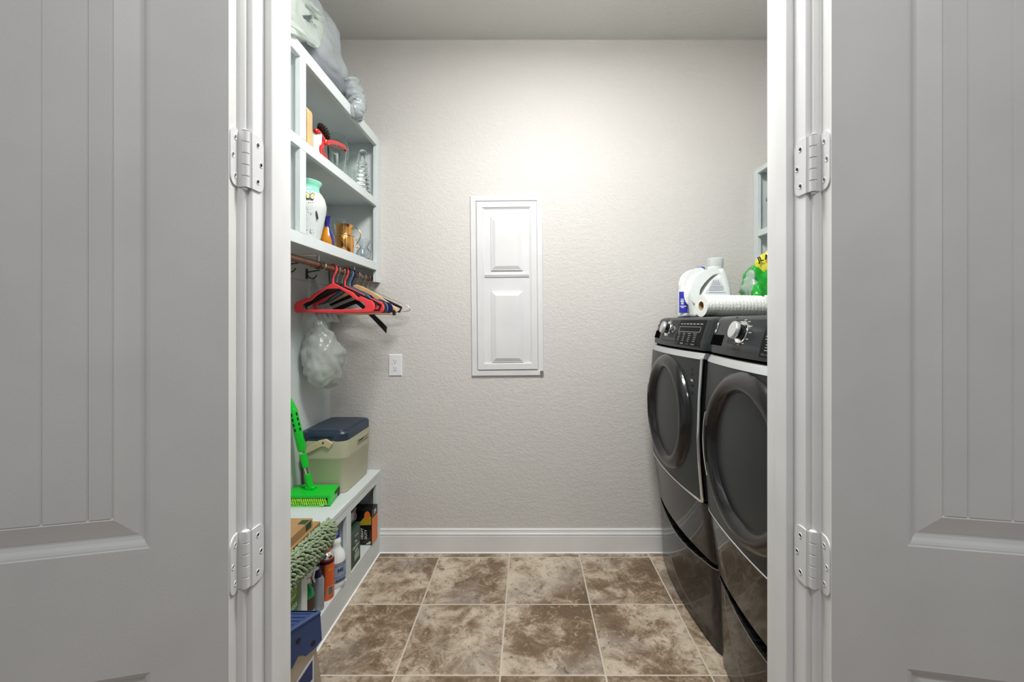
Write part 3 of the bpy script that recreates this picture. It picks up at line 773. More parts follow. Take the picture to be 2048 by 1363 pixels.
obj('bottle', lathe(pr, 36, (-.830, 2.110, Z2), cap=False), M_glass, t, 60)

# lower row
t = thing('butterfly_vase', 'white speckled ceramic vase with mint neck and yellow butterfly reliefs', 'vase', (-.878, 1.66, Z3))
M_mint = mat('mint glaze', srgb(140, 215, 190), .25, coat=.5)
mv = mat('speckled white glaze', (.62, .65, .64), .4, bump=(90, .4)); nt = mv.node_tree; N = nt.nodes; L = nt.links
vv = N.new('ShaderNodeTexVoronoi'); vv.inputs['Scale'].default_value = 130; nn = N.new('ShaderNodeTexNoise'); nn.inputs['Scale'].default_value = 22
L.new(N['Texture Coordinate'].outputs['Object'], vv.inputs['Vector']); L.new(N['Texture Coordinate'].outputs['Object'], nn.inputs['Vector'])
r1 = N.new('ShaderNodeValToRGB'); r1.color_ramp.elements[0].position = .20; r1.color_ramp.elements[0].color = (1, 1, 1, 1); r1.color_ramp.elements[1].position = .28; r1.color_ramp.elements[1].color = (0, 0, 0, 1)
r2 = N.new('ShaderNodeValToRGB'); r2.color_ramp.elements[0].position = .47; r2.color_ramp.elements[1].position = .53
mm = N.new('ShaderNodeMath'); mm.operation = 'MULTIPLY'
L.new(vv.outputs['Distance'], r1.inputs['Fac']); L.new(nn.outputs['Fac'], r2.inputs['Fac']); L.new(r1.outputs[0], mm.inputs[0]); L.new(r2.outputs[0], mm.inputs[1])
mx = N.new('ShaderNodeMix'); mx.data_type = 'RGBA'; old = N['Principled BSDF'].inputs['Base Color'].links[0].from_socket
L.new(mm.outputs[0], mx.inputs[0]); L.new(old, mx.inputs[6]); mx.inputs[7].default_value = (.03, .04, .04, 1); L.new(mx.outputs[2], N['Principled BSDF'].inputs['Base Color'])
VC = Vector((-.878, 1.66, Z3))
vprof = [(.044, 0), (.052, .02), (.064, .08), (.073, .13), (.0745, .155), (.068, .180), (.058, .197)]
obj('body', lathe([(0, 0)]+vprof, 40, VC, cap=False), mv, t, 50)
obj('neck', lathe([(.058, .196), (.052, .205), (.048, .214), (.050, .228), (.058, .240), (.057, .245), (.052, .244), (.044, .228), (.042, .214)], 40, VC, cap=False), M_mint, t, 50, label='mint green flared neck')
def vase_pt(az, h, off=0.003):
    for (r0, h0), (r1_, h1) in zip(vprof, vprof[1:]):
        if h0 <= h <= h1: r = r0+(r1_-r0)*(h-h0)/(h1-h0); break
    return VC+Vector((cos(az)*(r+off), sin(az)*(r+off), h))
M_yel = mat('pale yellow glaze', srgb(225, 225, 150), .35); M_dk = mat('dark grey glaze', (.04, .05, .05), .4); M_sage = mat('sage green glaze', srgb(110, 160, 135), .35)
def stuck(pts2, az, h, m, name, par, off=.004, rot=0, th=.004):
    o_ = vase_pt(az, h, off); M = frame(o_, (-sin(az), cos(az), 0), (0, 0, 1)) @ Matrix.Rotation(rot, 4, 'Z')
    return obj(name, shape2d([pts2], th, .001, M), m, par, 40)
wing = lambda s, k: [(s*k*x, k*y) for x, y in ((.001, .006), (.006, .014), (.014, .016), (.017, .009), (.013, .001), (.015, -.006), (.011, -.012), (.004, -.011), (.001, -.004))]
bf = []
for s in (-1, 1):
    w_ = stuck(wing(s, 1.0), R(-52), .170, M_dk, 'butterfly_wing', t, .005)
    obj('wing_fill', shape2d([[(.002*s+x*.72, y*.78) for x, y in wing(s, 1)]], .002, .0004, frame(vase_pt(R(-52), .170, .009), (-sin(R(-52)), cos(R(-52)), 0), (0, 0, 1))), M_yel, w_, 40)
stuck([(.0025*cos(a), .012*sin(a)) for a in [2*pi*k/12 for k in range(12)]], R(-52), .170, mat('grey glaze', (.3, .32, .32), .4), 'butterfly_body', t, .008)
stuck([(.0035*cos(a), .017*sin(a)) for a in [2*pi*k/12 for k in range(12)]], R(-30), .105, M_dk, 'leaf_relief', t, .003, .25)
stuck([(.014*cos(a), .017*sin(a)) for a in [2*pi*k/14 for k in range(14)]], R(-75), .062, mat('grey lilac glaze', (.45, .45, .48), .4), 'shell_relief', t, .003)
obj('branch', tube(smooth_path([vase_pt(R(-100), .100), vase_pt(R(-82), .104), vase_pt(R(-68), .112), vase_pt(R(-62), .124), vase_pt(R(-66), .132)], 5), .0028, 8), M_sage, t, 50)
t = thing('bud_vase', 'small yellow and cobalt blue bud vase beside the butterfly vase', 'vase', (-.832, 1.742, Z3))
BC = (-.832, 1.742, Z3); M_cob = mat('cobalt glaze', srgb(30, 30, 110), .15, coat=.6); M_amb = mat('amber yellow glaze', srgb(240, 165, 40), .2, coat=.5)
def lean(co):
    return Vector((co.x, co.y-.10*max(0, co.z-.05), co.z)) 
obj('blue_body', lathe([(0, 0), (.022, 0), (.028, .012), (.030, .03), (.024, .055), (.013, .078), (.011, .09), (.013, .115), (.0165, .128), (.0145, .127), (.009, .09), (0, .085)], 30, BC, cap=False), M_cob, t, 50)
bm = NB(); pr = [(.0225, .0), (.0288, .012), (.0308, .03), (.0248, .055), (.0138, .078), (.0125, .084)]; rings = []
for r, h in pr: rings.append([bm.verts.new((BC[0]+r*cos(R(a)), BC[1]+r*sin(R(a)), Z3+h)) for a in range(-190, 1-12-int(h*150), 12)][:16-int(h*60)] if False else [bm.verts.new((BC[0]+r*cos(R(-185+k*(165-h*500)/16)), BC[1]+r*sin(R(-185+k*(165-h*500)/16)), Z3+h)) for k in range(17)])
for i in range(len(rings)-1):
    for k in range(16): bm.faces.new((rings[i][k], rings[i][k+1], rings[i+1][k+1], rings[i+1][k]))
bmesh.ops.solidify(bm, geom=bm.faces, thickness=.0008)
obj('yellow_overlay', bm, M_amb, t, 50, label='amber yellow glazed side')
t = thing('copper_pitcher', 'hammered copper pitcher with scrolled brass handle', 'pitcher', (-.842, 1.925, Z3))
PC = Vector((-.842, 1.925, Z3)); M_cop = mat('hammered copper', (.80, .40, .13), .16, 1.0, bump=(60, .5)); M_brass = mat('brass', (.62, .48, .26), .25, 1.0)
obj('body', lathe([(0, .001), (.038, 0), (.041, .004), (.042, .075), (.040, .083)], 36, PC, cap=False), M_cop, t, 50)
obj('band', lathe([(.040, .082), (.0435, .084), (.0435, .087), (.036, .090), (.033, .092)], 36, PC, cap=False), M_brass, t, 50)
obj('collar', lathe([(.033, .092), (.0325, .115), (.035, .133), (.037, .136), (.034, .134), (.030, .115), (.030, .092)], 36, PC, cap=False), M_cop, t, 50)
obj('handle', tube(smooth_path([PC+Vector(q) for q in ((.028, .018, .120), (.050, .018, .124), (.066, .020, .105), (.064, .020, .080), (.050, .020, .056), (.048, .018, .040), (.056, .018, .034))], 6), .0028, 8), M_brass, t, 50, label='scrolled brass handle')
obj('spout', tube(smooth_path([PC+Vector(q) for q in ((-.030, -.01, .112), (-.044, -.014, .118), (-.060, -.018, .112))], 5), .002, 8), M_brass, t, 50)
gvessel('flared_glass', 'clear flared glass standing behind the copper pitcher', 'glass', [(.022, 0), (.022, .01), (.027, .12), (.040, .185)], -.925, 2.03, Z3)
t = thing('crystal_vase', 'small cut crystal vase with flared ruffled rim', 'vase', (-.838, 2.145, Z3))
bm = lathe([(0, 0), (.024, 0), (.032, .015), (.036, .035), (.033, .055), (.020, .070), (.018, .076), (.026, .092), (.038, .108), (.0365, .109), (.024, .094), (.015, .076), (.017, .070), (.028, .052), (.030, .035), (.025, .016), (0, .010)], 48, (0, 0, 0), cap=False,
           fn=lambda c: Vector((c.x*(1+.05*sin(12*math.atan2(c.y, c.x)))*(1+.04*sin(c.z*420)), c.y*(1+.05*sin(12*math.atan2(c.y, c.x)))*(1+.04*sin(c.z*420)), c.z+(.004*sin(6*math.atan2(c.y, c.x)) if c.z > .1 else 0))))
bm.transform(Matrix.Translation((-.838, 2.145, Z3))); obj('crystal', bm, glass('cut crystal', (.93, .97, 1.0), .03, 1.5), t, 20)

# ================================================================== ON THE BENCH
ZB = .440
# cooler
t = thing('cooler', 'beige plastic cooler box with dark navy lid on the bench', 'cooler', (-.945, 2.08, ZB))
M_cool = mat('beige cooler plastic', srgb(178, 178, 152), .5, var=(4, .06), bump=(30, .05)); M_lid = mat('navy cooler lid', srgb(40, 54, 70), .38, bump=(500, .15)); M_hand = mat('cream plastic', srgb(196, 182, 148), .45)
def rbox(levels, r, n=6):
    """stack of rounded rectangles: (z, x0, x1, y0, y1, radius)"""
    bm = NB(); rings = []
    for z, x0, x1, y0, y1, rr in levels:
        rings.append([bm.verts.new((p[0], p[1], z)) for p in rounded(x1-x0, y1-y0, rr, n, (x0+x1)/2, (y0+y1)/2)])
    m_ = len(rings[0])
    for k in range(len(rings)-1):
        for i in range(m_): bm.faces.new((rings[k][i], rings[k][(i+1) % m_], rings[k+1][(i+1) % m_], rings[k+1][i]))
    bm.faces.new(rings[0][::-1]); bm.faces.new(rings[-1]); return bm
bx0, bx1, by0, by1 = -1.050, -.832, 1.925, 2.225
body = [(ZB, bx0+.012, bx1-.012, by0+.012, by1-.010, .03), (ZB+.004, bx0+.008, bx1-.008, by0+.008, by1-.006, .034), (ZB+.155, bx0+.002, bx1-.002, by0+.001, by1, .036),
        (ZB+.160, bx0, bx1, by0-.002, by1, .036), (ZB+.170, bx0-.0, bx1+.001, by0-.003, by1, .036), (ZB+.243, bx0, bx1+.002, by0-.004, by1+.001, .036)]
o = obj('body', rbox(body, .03), M_cool, t, 35)
lid = [(ZB+.243, bx0+.003, bx1-.002, by0-.002, by1-.002, .036), (ZB+.246, bx0, bx1+.001, by0-.005, by1, .038), (ZB+.276, bx0, bx1+.001, by0-.005, by1, .038), (ZB+.285, bx0+.005, bx1-.004, by0, by1-.005, .036),
       (ZB+.285, bx0+.018, bx1-.017, by0+.014, by1-.018, .03), (ZB+.291, bx0+.020, bx1-.019, by0+.017, by1-.020, .028)]
obj('lid', rbox(lid, .03), M_lid, t, 30)
# pull tab under lid, bail handle from the near face, swung to the left
piv = P(648, 884, y=by0-.006)
bm = NB(); Mh = frame(piv+Vector((0, -.003, 0)), (1, 0, 0), (0, 0, 1))
ol = [(.042, -.004), (.026, -.030), (.004, -.018), (-.012, -.020), (-.075, -.052), (-.092, -.052), (-.095, -.036), (-.088, -.030), (-.02, .010), (.010, .016), (.020, .012)]
obj('handle_arm', shape2d([ol], .010, .003, Mh), M_hand, t, 40, label='cream bail handle end')
obj('handle_grip', tube([piv+Vector((-.084, -.003, -.042)), (piv.x-.084, by1-.02, piv.z-.042)], .010, 10), M_hand, t, 40)
obj('pivot_pin', lathe([(.004, 0), (.004, .002), (0, .003)], 10, (0, 0, 0), frame(piv+Vector((0, -.0085, 0)), (1, 0, 0), (0, 0, 1))), M_bronze, t)
bm = shape2d([rounded(.128, .056, .02, cx=-.004, cy=0)], .004, .0018, frame((piv.x-.012, by0-.003, piv.z+.002), (1, 0, 0), (0, 0, 1))); obj('handle_recess', bm, M_cool, t, 40)
sx = bx1+.0022
obj('badge', shape2d([rounded(.155, .034, .004)], .0016, .0005, frame((sx, 2.105, ZB+.208), (0, 1, 0), (0, 0, 1))), M_cool, t)
obj('lettering', text_bm('Coleman', .020, (sx+.0012, 2.078, ZB+.209), (0, 1, 0), (0, 0, 1), .0003, .0004), M_matblk, t)
obj('lettering', text_bm('Personal 8', .015, (sx+.0012, 2.142, ZB+.2085), (0, 1, 0), (0, 0, 1), .0003), mat('grey ink', (.10, .11, .11), .5), t)
bm = NB(); add_box(bm, sx+.0008, sx+.0014, 2.042, 2.175, ZB+.1945, ZB+.1975); obj('underline', bm, M_matblk, t)

# green mop
t = thing('flat_mop', 'bright green flat mop with grip handle standing on the bench', 'mop', (-.95, 1.86, ZB))
M_grn = mat('bright green plastic', srgb(16, 196, 48), .35); M_lime = mat('lime chenille', srgb(150, 215, 60), .8); M_pg = mat('pale green plastic', srgb(120, 225, 120), .4)
x0, x1, y0, y1 = -1.05, -.858, 1.795, 1.918
top = [(x0, y0), (x1, y0), (x1+.0, y0), (-.868, y1), (x0, y1)]
bm = NB(); pr = [(x0, y0), (-.855, y0), (-.845, y0+.004), (-.862, y1), (x0, y1)]
add_prism(bm, pr, ZB+.038, ZB+.048); obj('head_plate', bm, M_grn, t)
bm = NB(); add_prism(bm, [(-.857, y0+.001), (-.846, y0+.004), (-.8635, y1), (-.8735, y1)], ZB+.004, ZB+.038); obj('head_side', bm, M_grn, t)
bm = NB(); add_prism(bm, [(-.8535, 1.862), (-.8515, 1.862), (-.8605, 1.915), (-.8625, 1.915)], ZB+.028, ZB+.040); obj('side_slot', bm, M_matblk, t)
obj('text_mark', text_bm('M', .018, (-.8505, 1.835, ZB+.021), (-.12, 1, 0), (0, 0, 1), .0004), M_pg, t)
bm = NB(); add_box(bm, x0, -.860, y0+.018, y1, ZB+.004, ZB+.037); obj('inner_pad', bm, M_matblk, t)
bm = NB()
for k in range(20):
    x = x0+.006+k*.0092
    for j in range(2):
        z = ZB+.0265-.013*j; x_ = x+.004*j; q = random.uniform(-.0015, .0015)
        add_tube(bm, smooth_path([(x_-.002, y0+.016, z+.008), (x_-.001, y0+.004+q, z+.0065), (x_+.001, y0+.001+q, z), (x_+.003, y0+.004+q, z-.0060), (x_+.003, y0+.016, z-.007)], 3), .0034, 8)
obj('chenille_pad', bm, M_lime, t, 60, kind='stuff')
obj('lower_clip', box(x0, -.885, y0-.002, y0+.012, ZB+.0006, ZB+.0050, .001), M_pg, t)
obj('clip_tab', box(-.892, -.872, y0-.003, y0+.006, ZB+.0008, ZB+.012, .003), M_pg, t)
pb = Vector((-.966, 1.868, ZB+.048)); ptop = Vector((-1.040, 1.838, .898)); ax = (ptop-pb)
def seg(a, b_, r0, r1, m, name, n=16, caps=True, lb=None):
    A = pb+ax*a; B = pb+ax*b_; return obj(name, tube([A, A+(B-A)*.04, B-(B-A)*.04, B], [r0*.8, r0, r1, r1*.8], n), m, t, 40, label=lb)
obj('swivel_base', box(pb.x-.020, pb.x+.020, pb.y-.014, pb.y+.014, ZB+.046, ZB+.062, .004), M_grn, t)
seg(.02, .17, .0145, .0125, M_grn, 'swivel'); seg(.17, .24, .0085, .0085, M_chrome, 'steel_tube', lb='bare steel tube'); seg(.24, .40, .0135, .0155, M_grn, 'lower_collar')
seg(.395, .425, .0120, .0120, M_chrome, 'steel_tube'); seg(.42, .89, .0185, .0175, M_grn, 'grip'); 
A = pb+ax*.885; obj('grip_tip', tube([A, pb+ax*.95, ptop], [.014, .009, .003], 12), M_grn, t, 40)
Ma = Matrix.Translation(pb) @ ax.to_track_quat('Z', 'Y').to_matrix().to_4x4(); LL = ax.length; qi = ax.to_track_quat('Z', 'Y').inverted()
dcam = qi @ (Vector((0, 0, CZ))-ptop); a0 = math.atan2(dcam.y, dcam.x)
bm = NB()
for k in range(4):
    for sgn in (-1, 1):
        a = a0+sgn*.62; zc_ = LL*(.66+.055*k)
        add_box(bm, .0150, .0185, -.0038, .0038, zc_-.0075, zc_+.0075, .001, M=Ma @ Matrix.Rotation(a, 4, 'Z'))
obj('grip_pads', bm, M_matblk, t)

# cardboard box
t = thing('cardboard_box', 'brown folded cardboard carton on the bench edge, left of the dust mop', 'box', (-.88, 1.45, ZB))
M_card = mat('brown cardboard', srgb(166, 132, 88), .75, var=(12, .06), bump=(160, .1))
yb0, yb1 = 1.18, 1.603
obj('tray', box(-1.02, -.792, yb0, yb1, ZB+.0005, ZB+.030, .001), M_card, t)
obj('lid', box(-1.03, -.800, yb0-.005, 1.560, ZB+.0303, ZB+.062, .001), M_card, t)
bm = NB()
add_box(bm, -.7925, -.7915, 1.405, 1.452, ZB+.002, ZB+.026, .0); obj('hand_hole', bm, M_matblk, t)
bm = NB()
for k in range(1): add_prism(bm, [(1.525+.014*cos(a) if cos(a) > 0 else 1.525, ZB+.014+.011*sin(a)) for a in [2*pi*q/16 for q in range(16)]], 0, .0008, Matrix(((0, 0, 1, -.7922), (1, 0, 0, 0), (0, 1, 0, 0), (0, 0, 0, 1))))
obj('finger_hole', bm, M_matblk, t)
obj('label', box(-.7999, -.7993, 1.512, 1.548, ZB+.036, ZB+.060), mat('dark green label', srgb(46, 74, 50), .5), t)
obj('label', box(-.830, -.802, 1.512, 1.545, ZB+.062, ZB+.0626), MATS['dark green label'], t)

# chenille dust mop pad leaning against the bench front
t = thing('dust_mop', 'sage green chenille dust mop head leaning on the bench front', 'mop', (-.76, 1.3, .0))
M_chen = mat('sage green chenille', srgb(150, 166, 134), .9, bump=(500, .4)); bm = NB()
Z_ = lambda y: .432-.02*(y-1.3)
rnd = random.Random(4)
core = NB(); pts = [(-.768, y, Z_(y)) for y in (1.13, 1.22, 1.35, 1.5, 1.59, 1.632)]
add_tube(core, pts, [.040, .046, .046, .046, .040, .024], 14, flat=(1.05, .42), up=(0, 0, 1)); obj('mop_backing', core, mat('dark sage cloth', srgb(70, 84, 62), .9), t, 50)
# nubs: short fat fingers lying over the rounded pad
cnt = 0
for iy in range(48):
    y = 1.138+iy*.0105
    end = max(0, (y-1.55)/.10); hh = .050*(math.sqrt(max(0.05, 1-end**2)) if end > 0 else 1)
    for iz in range(10):
        a = pi*(iz+.5+.5*(iy % 2))/10.5-.10
        zc_ = Z_(y)+hh*cos(a); xx = -.766+.021*sin(a)*(1-.35*min(1, end))
        if a > pi*.98: continue
        dirv = Vector((rnd.uniform(.1, .5)*sin(a), rnd.uniform(.35, 1.1), -.75+rnd.uniform(-.35, .35)+cos(a)*.35)).normalized()
        p0 = Vector((xx-.004, y+rnd.uniform(-.004, .004), zc_+rnd.uniform(-.003, .003)))
        ln = rnd.uniform(.014, .021); nrm_ = Vector((sin(a), 0, cos(a)))
        add_tube(bm, [p0, p0+nrm_*.0055+dirv*ln*.25, p0+nrm_*.006+dirv*ln*.75, p0+nrm_*.002+dirv*ln], [.0030, .0042, .0043, .0022], 6); cnt += 1
obj('chenille', bm, M_chen, t, 60, kind='stuff')
obj('handle', tube([(-.760, 1.20, .40), (-.735, 1.17, .006)], .009, 12), M_satin, t, 40)
obj('clamp', box(-.775, -.742, 1.15, 1.24, .375, .405, .004), M_matblk, t)

# ================================================================== IN THE BENCH CUBBIES
ZC = .110
def img_tex_label(): pass
# bleach bottle
t = thing('cleaner_bottle', 'white bottle with blue cap and blue printed label in the bench cubby', 'bottle', (-.820, 1.787, ZC))
C0 = (-.819, 1.792, ZC)
obj('body', lathe([(0, 0), (.033, 0), (.036, .004), (.037, .02), (.037, .120), (.032, .140), (.020, .158), (.0165, .172), (.020, .182), (.019, .194), (.0125, .202), (.0125, .208), (0, .208)], 30, C0, cap=False), M_white, t, 50)
obj('cap', lathe([(.0145, .203), (.015, .205), (.0145, .225), (.012, .228), (0, .228)], 20, C0), mat('royal blue cap', srgb(34, 44, 150), .35), t, 40, label='blue screw cap')
def wrap(c0, r, h0, h1, a0_, a1_, m, name, par, n=16):
    bm = NB(); A = []; B = []
    for k in range(n+1):
        a = R(a0_+(a1_-a0_)*k/n); A.append(bm.verts.new((c0[0]+r*cos(a), c0[1]+r*sin(a), c0[2]+h0))); B.append(bm.verts.new((c0[0]+r*cos(a), c0[1]+r*sin(a), c0[2]+h1)))
    for k in range(n): bm.faces.new((A[k], A[k+1], B[k+1], B[k]))
    bmesh.ops.solidify(bm, geom=bm.faces, thickness=.0004)
    return obj(name, bm, m, par, 60)
M_lblue = mat('pale blue label', srgb(190, 205, 225), .45); M_ink = mat('dark blue ink', srgb(40, 56, 110), .5)
lb = wrap(C0, .0374, .025, .108, -110, 60, M_lblue, 'label', t)
wrap(C0, .0378, .101, .104, -108, 58, mat('tan band', srgb(190, 150, 100), .5), 'label_print', lb); wrap(C0, .0378, .094, .0955, -108, 58, M_ink, 'label_print', lb)
wrap(C0, .0378, .048, .0495, -108, 58, M_ink, 'label_print', lb); wrap(C0, .0378, .028, .0295, -108, 58, M_ink, 'label_print', lb)
for i, q in enumerate((('WM', .080, .020), ('Clorine', .060, .010), ('BLEACH', .041, .011))):
    if i == 1: continue
    a = R(-38); o_ = Vector(C0)+Vector((cos(a)*.0382, sin(a)*.0382, q[1]-.004)); bmx = text_bm(q[0] if i else 'ME', q[2], o_, (-sin(a), cos(a), 0), (0, 0, 1), .0004, .0003)
    obj('lettering', bmx, M_ink, lb)
# orange can
t = thing('spray_can', 'orange spray can with red cap and steel rim in the bench cubby', 'can', (-.822, 1.712, ZC))
C0 = (-.824, 1.712, ZC); M_or = mat('orange enamel', srgb(226, 92, 30), .35, coat=.3)
obj('can', lathe([(0, 0), (.030, 0), (.0315, .003), (.0315, .165)], 30, C0, cap=False), M_or, t, 50)
obj('shoulder', lathe([(.0315, .165), (.0335, .167), (.0335, .170), (.029, .178), (.022, .186), (.016, .189), (0, .189)], 30, C0, cap=False), M_chrome, t, 50, label='steel shoulder rim')
obj('cap', lathe([(.019, .187), (.019, .199), (.015, .206), (.008, .209), (0, .209)], 20, C0), mat('red orange cap', srgb(226, 70, 30), .4), t, 40)
obj('nozzle', box(C0[0]-.004, C0[0]+.020, C0[1]-.006, C0[1]+.006, ZC+.196, ZC+.222, .004, 2), MATS['red orange cap'], t)
wrap(C0, .0319, .146, .164, -180, 180, mat('purple band', srgb(60, 40, 90), .4), 'label', t, 32); wrap(C0, .0322, .158, .166, -180, 180, M_or, 'label_rim', t, 32)
wrap(C0, .0319, .004, .145, -95, -70, mat('bronze stripe', srgb(150, 110, 80), .35), 'stripe', t, 6)
b_ = wrap(C0, .0319, .020, .056, -52, -12, mat('cream ink', srgb(230, 215, 190), .5), 'barcode_panel', t, 6)
for k in range(6): wrap(C0, .0322, .024+.005*k, .0268+.005*k, -48, -16, M_matblk, 'bar', b_, 5)
wrap(C0, .0319, .118, .128, -50, -25, mat('yellow ink', srgb(240, 205, 60), .5), 'emblem', t, 5)
# grey bottle with blue nozzle cap
t = thing('squeeze_bottle', 'grey bottle with navy nozzle cap, left of the orange can', 'bottle', (-.818, 1.645, ZC))
C0 = (-.820, 1.640, ZC)
obj('body', lathe([(0, 0), (.020, 0), (.022, .003), (.0225, .112), (.018, .124), (.012, .129), (0, .129)], 26, C0, cap=False), mat('silver grey plastic', srgb(150, 156, 166), .35, .2), t, 50)
obj('cap', lathe([(.0135, .127), (.0135, .147), (.009, .150), (.0055, .172), (.003, .176), (0, .176)], 20, C0), mat('navy cap', srgb(34, 34, 84), .35), t, 40)
# green spray bottle
t = thing('spray_bottle', 'green trigger spray bottle with white head beside the cubby divider', 'bottle', (-.83, 1.565, ZC))
C0 = (-.830, 1.572, ZC); M_gb = mat('emerald plastic', srgb(14, 140, 74), .25, coat=.3)
obj('body', lathe([(0, 0), (.024, 0), (.027, .004), (.027, .100), (.022, .122), (.012, .138), (.012, .148), (0, .148)], 26, C0, cap=False), M_gb, t, 50)
wrap(C0, .0274, .048, .094, -100, 60, mat('brown label', srgb(110, 84, 66), .5), 'label', t); wrap(C0, .0276, .006, .046, -100, 40, M_plate, 'label', t)
obj('collar', lathe([(.014, .146), (.014, .162), (0, .162)], 18, C0), M_white, t, 40)
obj('trigger_head', shape2d([[(-.018, 0), (.016, 0), (.020, .012), (.045, .014), (.046, .022), (.020, .030), (-.014, .028), (-.022, .018)]], .016, .004, frame((C0[0], C0[1], ZC+.162), (.6, .8, 0), (0, 0, 1))), M_white, t, 40)
obj('trigger', shape2d([[(.026, .014), (.032, .013), (.028, -.012), (.034, -.030), (.028, -.030), (.021, -.010)]], .010, .002, frame((C0[0], C0[1], ZC+.162), (.6, .8, 0), (0, 0, 1))), M_white, t, 40)
# white bottle with black base behind
t = thing('lotion_bottle', 'off-white bottle with black foot between green and grey bottles', 'bottle', (-.86, 1.62, ZC))
C0 = (-.850, 1.610, ZC)
obj('body', lathe([(0, .022), (.018, .022), (.019, .125), (.012, .138), (0, .138)], 22, C0, cap=False), mat('off white plastic', srgb(205, 200, 190), .5), t, 50)
obj('foot', lathe([(0, 0), (.019, 0), (.0195, .024), (0, .024)], 22, C0), M_matblk, t, 40)
# far cubby
t = thing('green_carton', 'dark green printed carton standing in the far bench cubby', 'box', (-.85, 1.94, ZC))
gx = -.7955
M_dg = mat('dark green card', srgb(38, 62, 44), .45, var=(14, .25))
obj('carton', box(-.93, gx, 1.888, 1.992, ZC, .285, .0012), M_dg, t)
for s_, sz, y, z, ang in (('The', .018, 1.940, .218, 0), ('Comfort', .020, 1.940, .196, 0), ('Light', .018, 1.945, .176, 0)):
    obj('lettering', text_bm(s_, sz, (gx+.0006, y, z), (0, 1, 0), (0, 0, 1), .0003, .0002), mat('pale green ink', srgb(190, 205, 185), .5), t)
bm = NB(); 
for k in range(5): add_box(bm, gx, gx+.0006, 1.925, 1.978, .135+.006*k, .1375+.006*k)
add_box(bm, gx, gx+.0006, 1.930, 1.965, .243, .246); obj('small_print', bm, MATS['pale green ink'], t)
obj('band', box(gx, gx+.0005, 1.890, 1.990, .258, .284), mat('deep green card', srgb(20, 58, 38), .4), t)
t = thing('black_pouch', 'black plastic pack with grey label on top of the green carton', 'pouch', (-.86, 1.93, .286))
def pouch(u, v):
    n = Vector((cos(u)*sin(v), sin(u)*sin(v), cos(v))); sg = lambda a, e: (abs(a)**e)*(1 if a > 0 else -1)
    p = Vector((-.862+.058*sg(n.x, .5), 1.945+.050*sg(n.y, .45), .334+.046*sg(n.z, .6))); p += n*.010*crease(p, 22, 3); p.z = max(p.z, .2865); return p
obj('pack', blob(pouch, 48, 30), mat('black film', (.008, .008, .010), .22, bump=(40, .6)), t, 50)
obj('label', box(-.8010, -.7995, 1.893, 1.928, .325, .362, .0005), mat('grey paper label', srgb(120, 120, 120), .6), t)
t = thing('small_jar', 'cream capped jar peeking over the black pack in the far cubby', 'jar', (-.90, 2.05, ZC))
obj('jar', lathe([(0, 0), (.030, 0), (.032, .005), (.032, .19), (.022, .205), (0, .205)], 24, (-.885, 2.045, ZC)), M_matblk, t, 50)
obj('cap', lathe([(0, .204), (.020, .204), (.021, .225), (.017, .236), (0, .238)], 24, (-.885, 2.045, ZC)), M_hand, t, 40)
t = thing('trash_bag_box', 'black and orange HEAVY DUTY carton at the far end of the bench', 'box', (-.85, 2.15, ZC))
hx, hy = -.784, 2.108
obj('carton', box(-.93, hx, hy, 2.188, ZC, .283, .0012), mat('black card', (.008, .008, .008), .35), t)
fy = hy-.0006
def onfront(name, pts, m, th=.0006): 
    return obj(name, shape2d([pts], th, 0, frame((0, fy, 0), (1, 0, 0), (0, 0, 1)) ), m, t)
M_oran = mat('orange print', srgb(226, 120, 44), .4); M_yelp = mat('olive yellow print', srgb(176, 158, 40), .4); M_wht = mat('white ink', (.8, .8, .8), .5)
onfront('picture', [(hx-.082, .210), (hx-.003, .212), (hx-.003, .252), (hx-.012, .258), (hx-.038, .250), (hx-.060, .226), (hx-.080, .218)], M_yelp)
onfront('picture', [(hx-.023+.015*cos(a), .258+.022*sin(a)) for a in [2*pi*k/18 for k in range(18)]], M_oran, .0012)
obj('lettering', text_bm('HEAVY', .0180, (hx-.0480, fy-.0004, .168), (0, 0, 1), (-1, 0, 0), .0003, .0001), M_wht, t)
obj('lettering', text_bm('DUTY', .0180, (hx-.0290, fy-.0004, .164), (0, 0, 1), (-1, 0, 0), .0003, .0001), M_wht, t)
bm = NB(); cc = (hx-.040, .168); pts = [(cc[0]+.034*cos(a), fy-.0003, cc[1]+.040*sin(a)) for a in [R(-100+8*k) for k in range(17)]]
pts = [p for p in pts if p[0] < hx-.002 and p[2] > ZC+.002]
add_tube(bm, pts, .0030, 6, flat=(.1, 1), up=(0, 1, 0)); obj('ring_print', bm, mat('brown print', srgb(80, 56, 40), .4), t)
onfront('leaf_print', [(hx-.030, .114), (hx-.006, .116), (hx-.005, .128), (hx-.013, .130), (hx-.018, .124), (hx-.026, .120)], MATS['pale green ink'])
sxx = hx+.0006
obj('side_print', box(hx, sxx, 2.110, 2.187, ZC+.001, .240), M_oran, t)
obj('side_lettering', text_bm('39', .030, (sxx+.0002, 2.150, .262), (0, 1, 0), (0, 0, 1), .0003, .0005), M_wht, t)
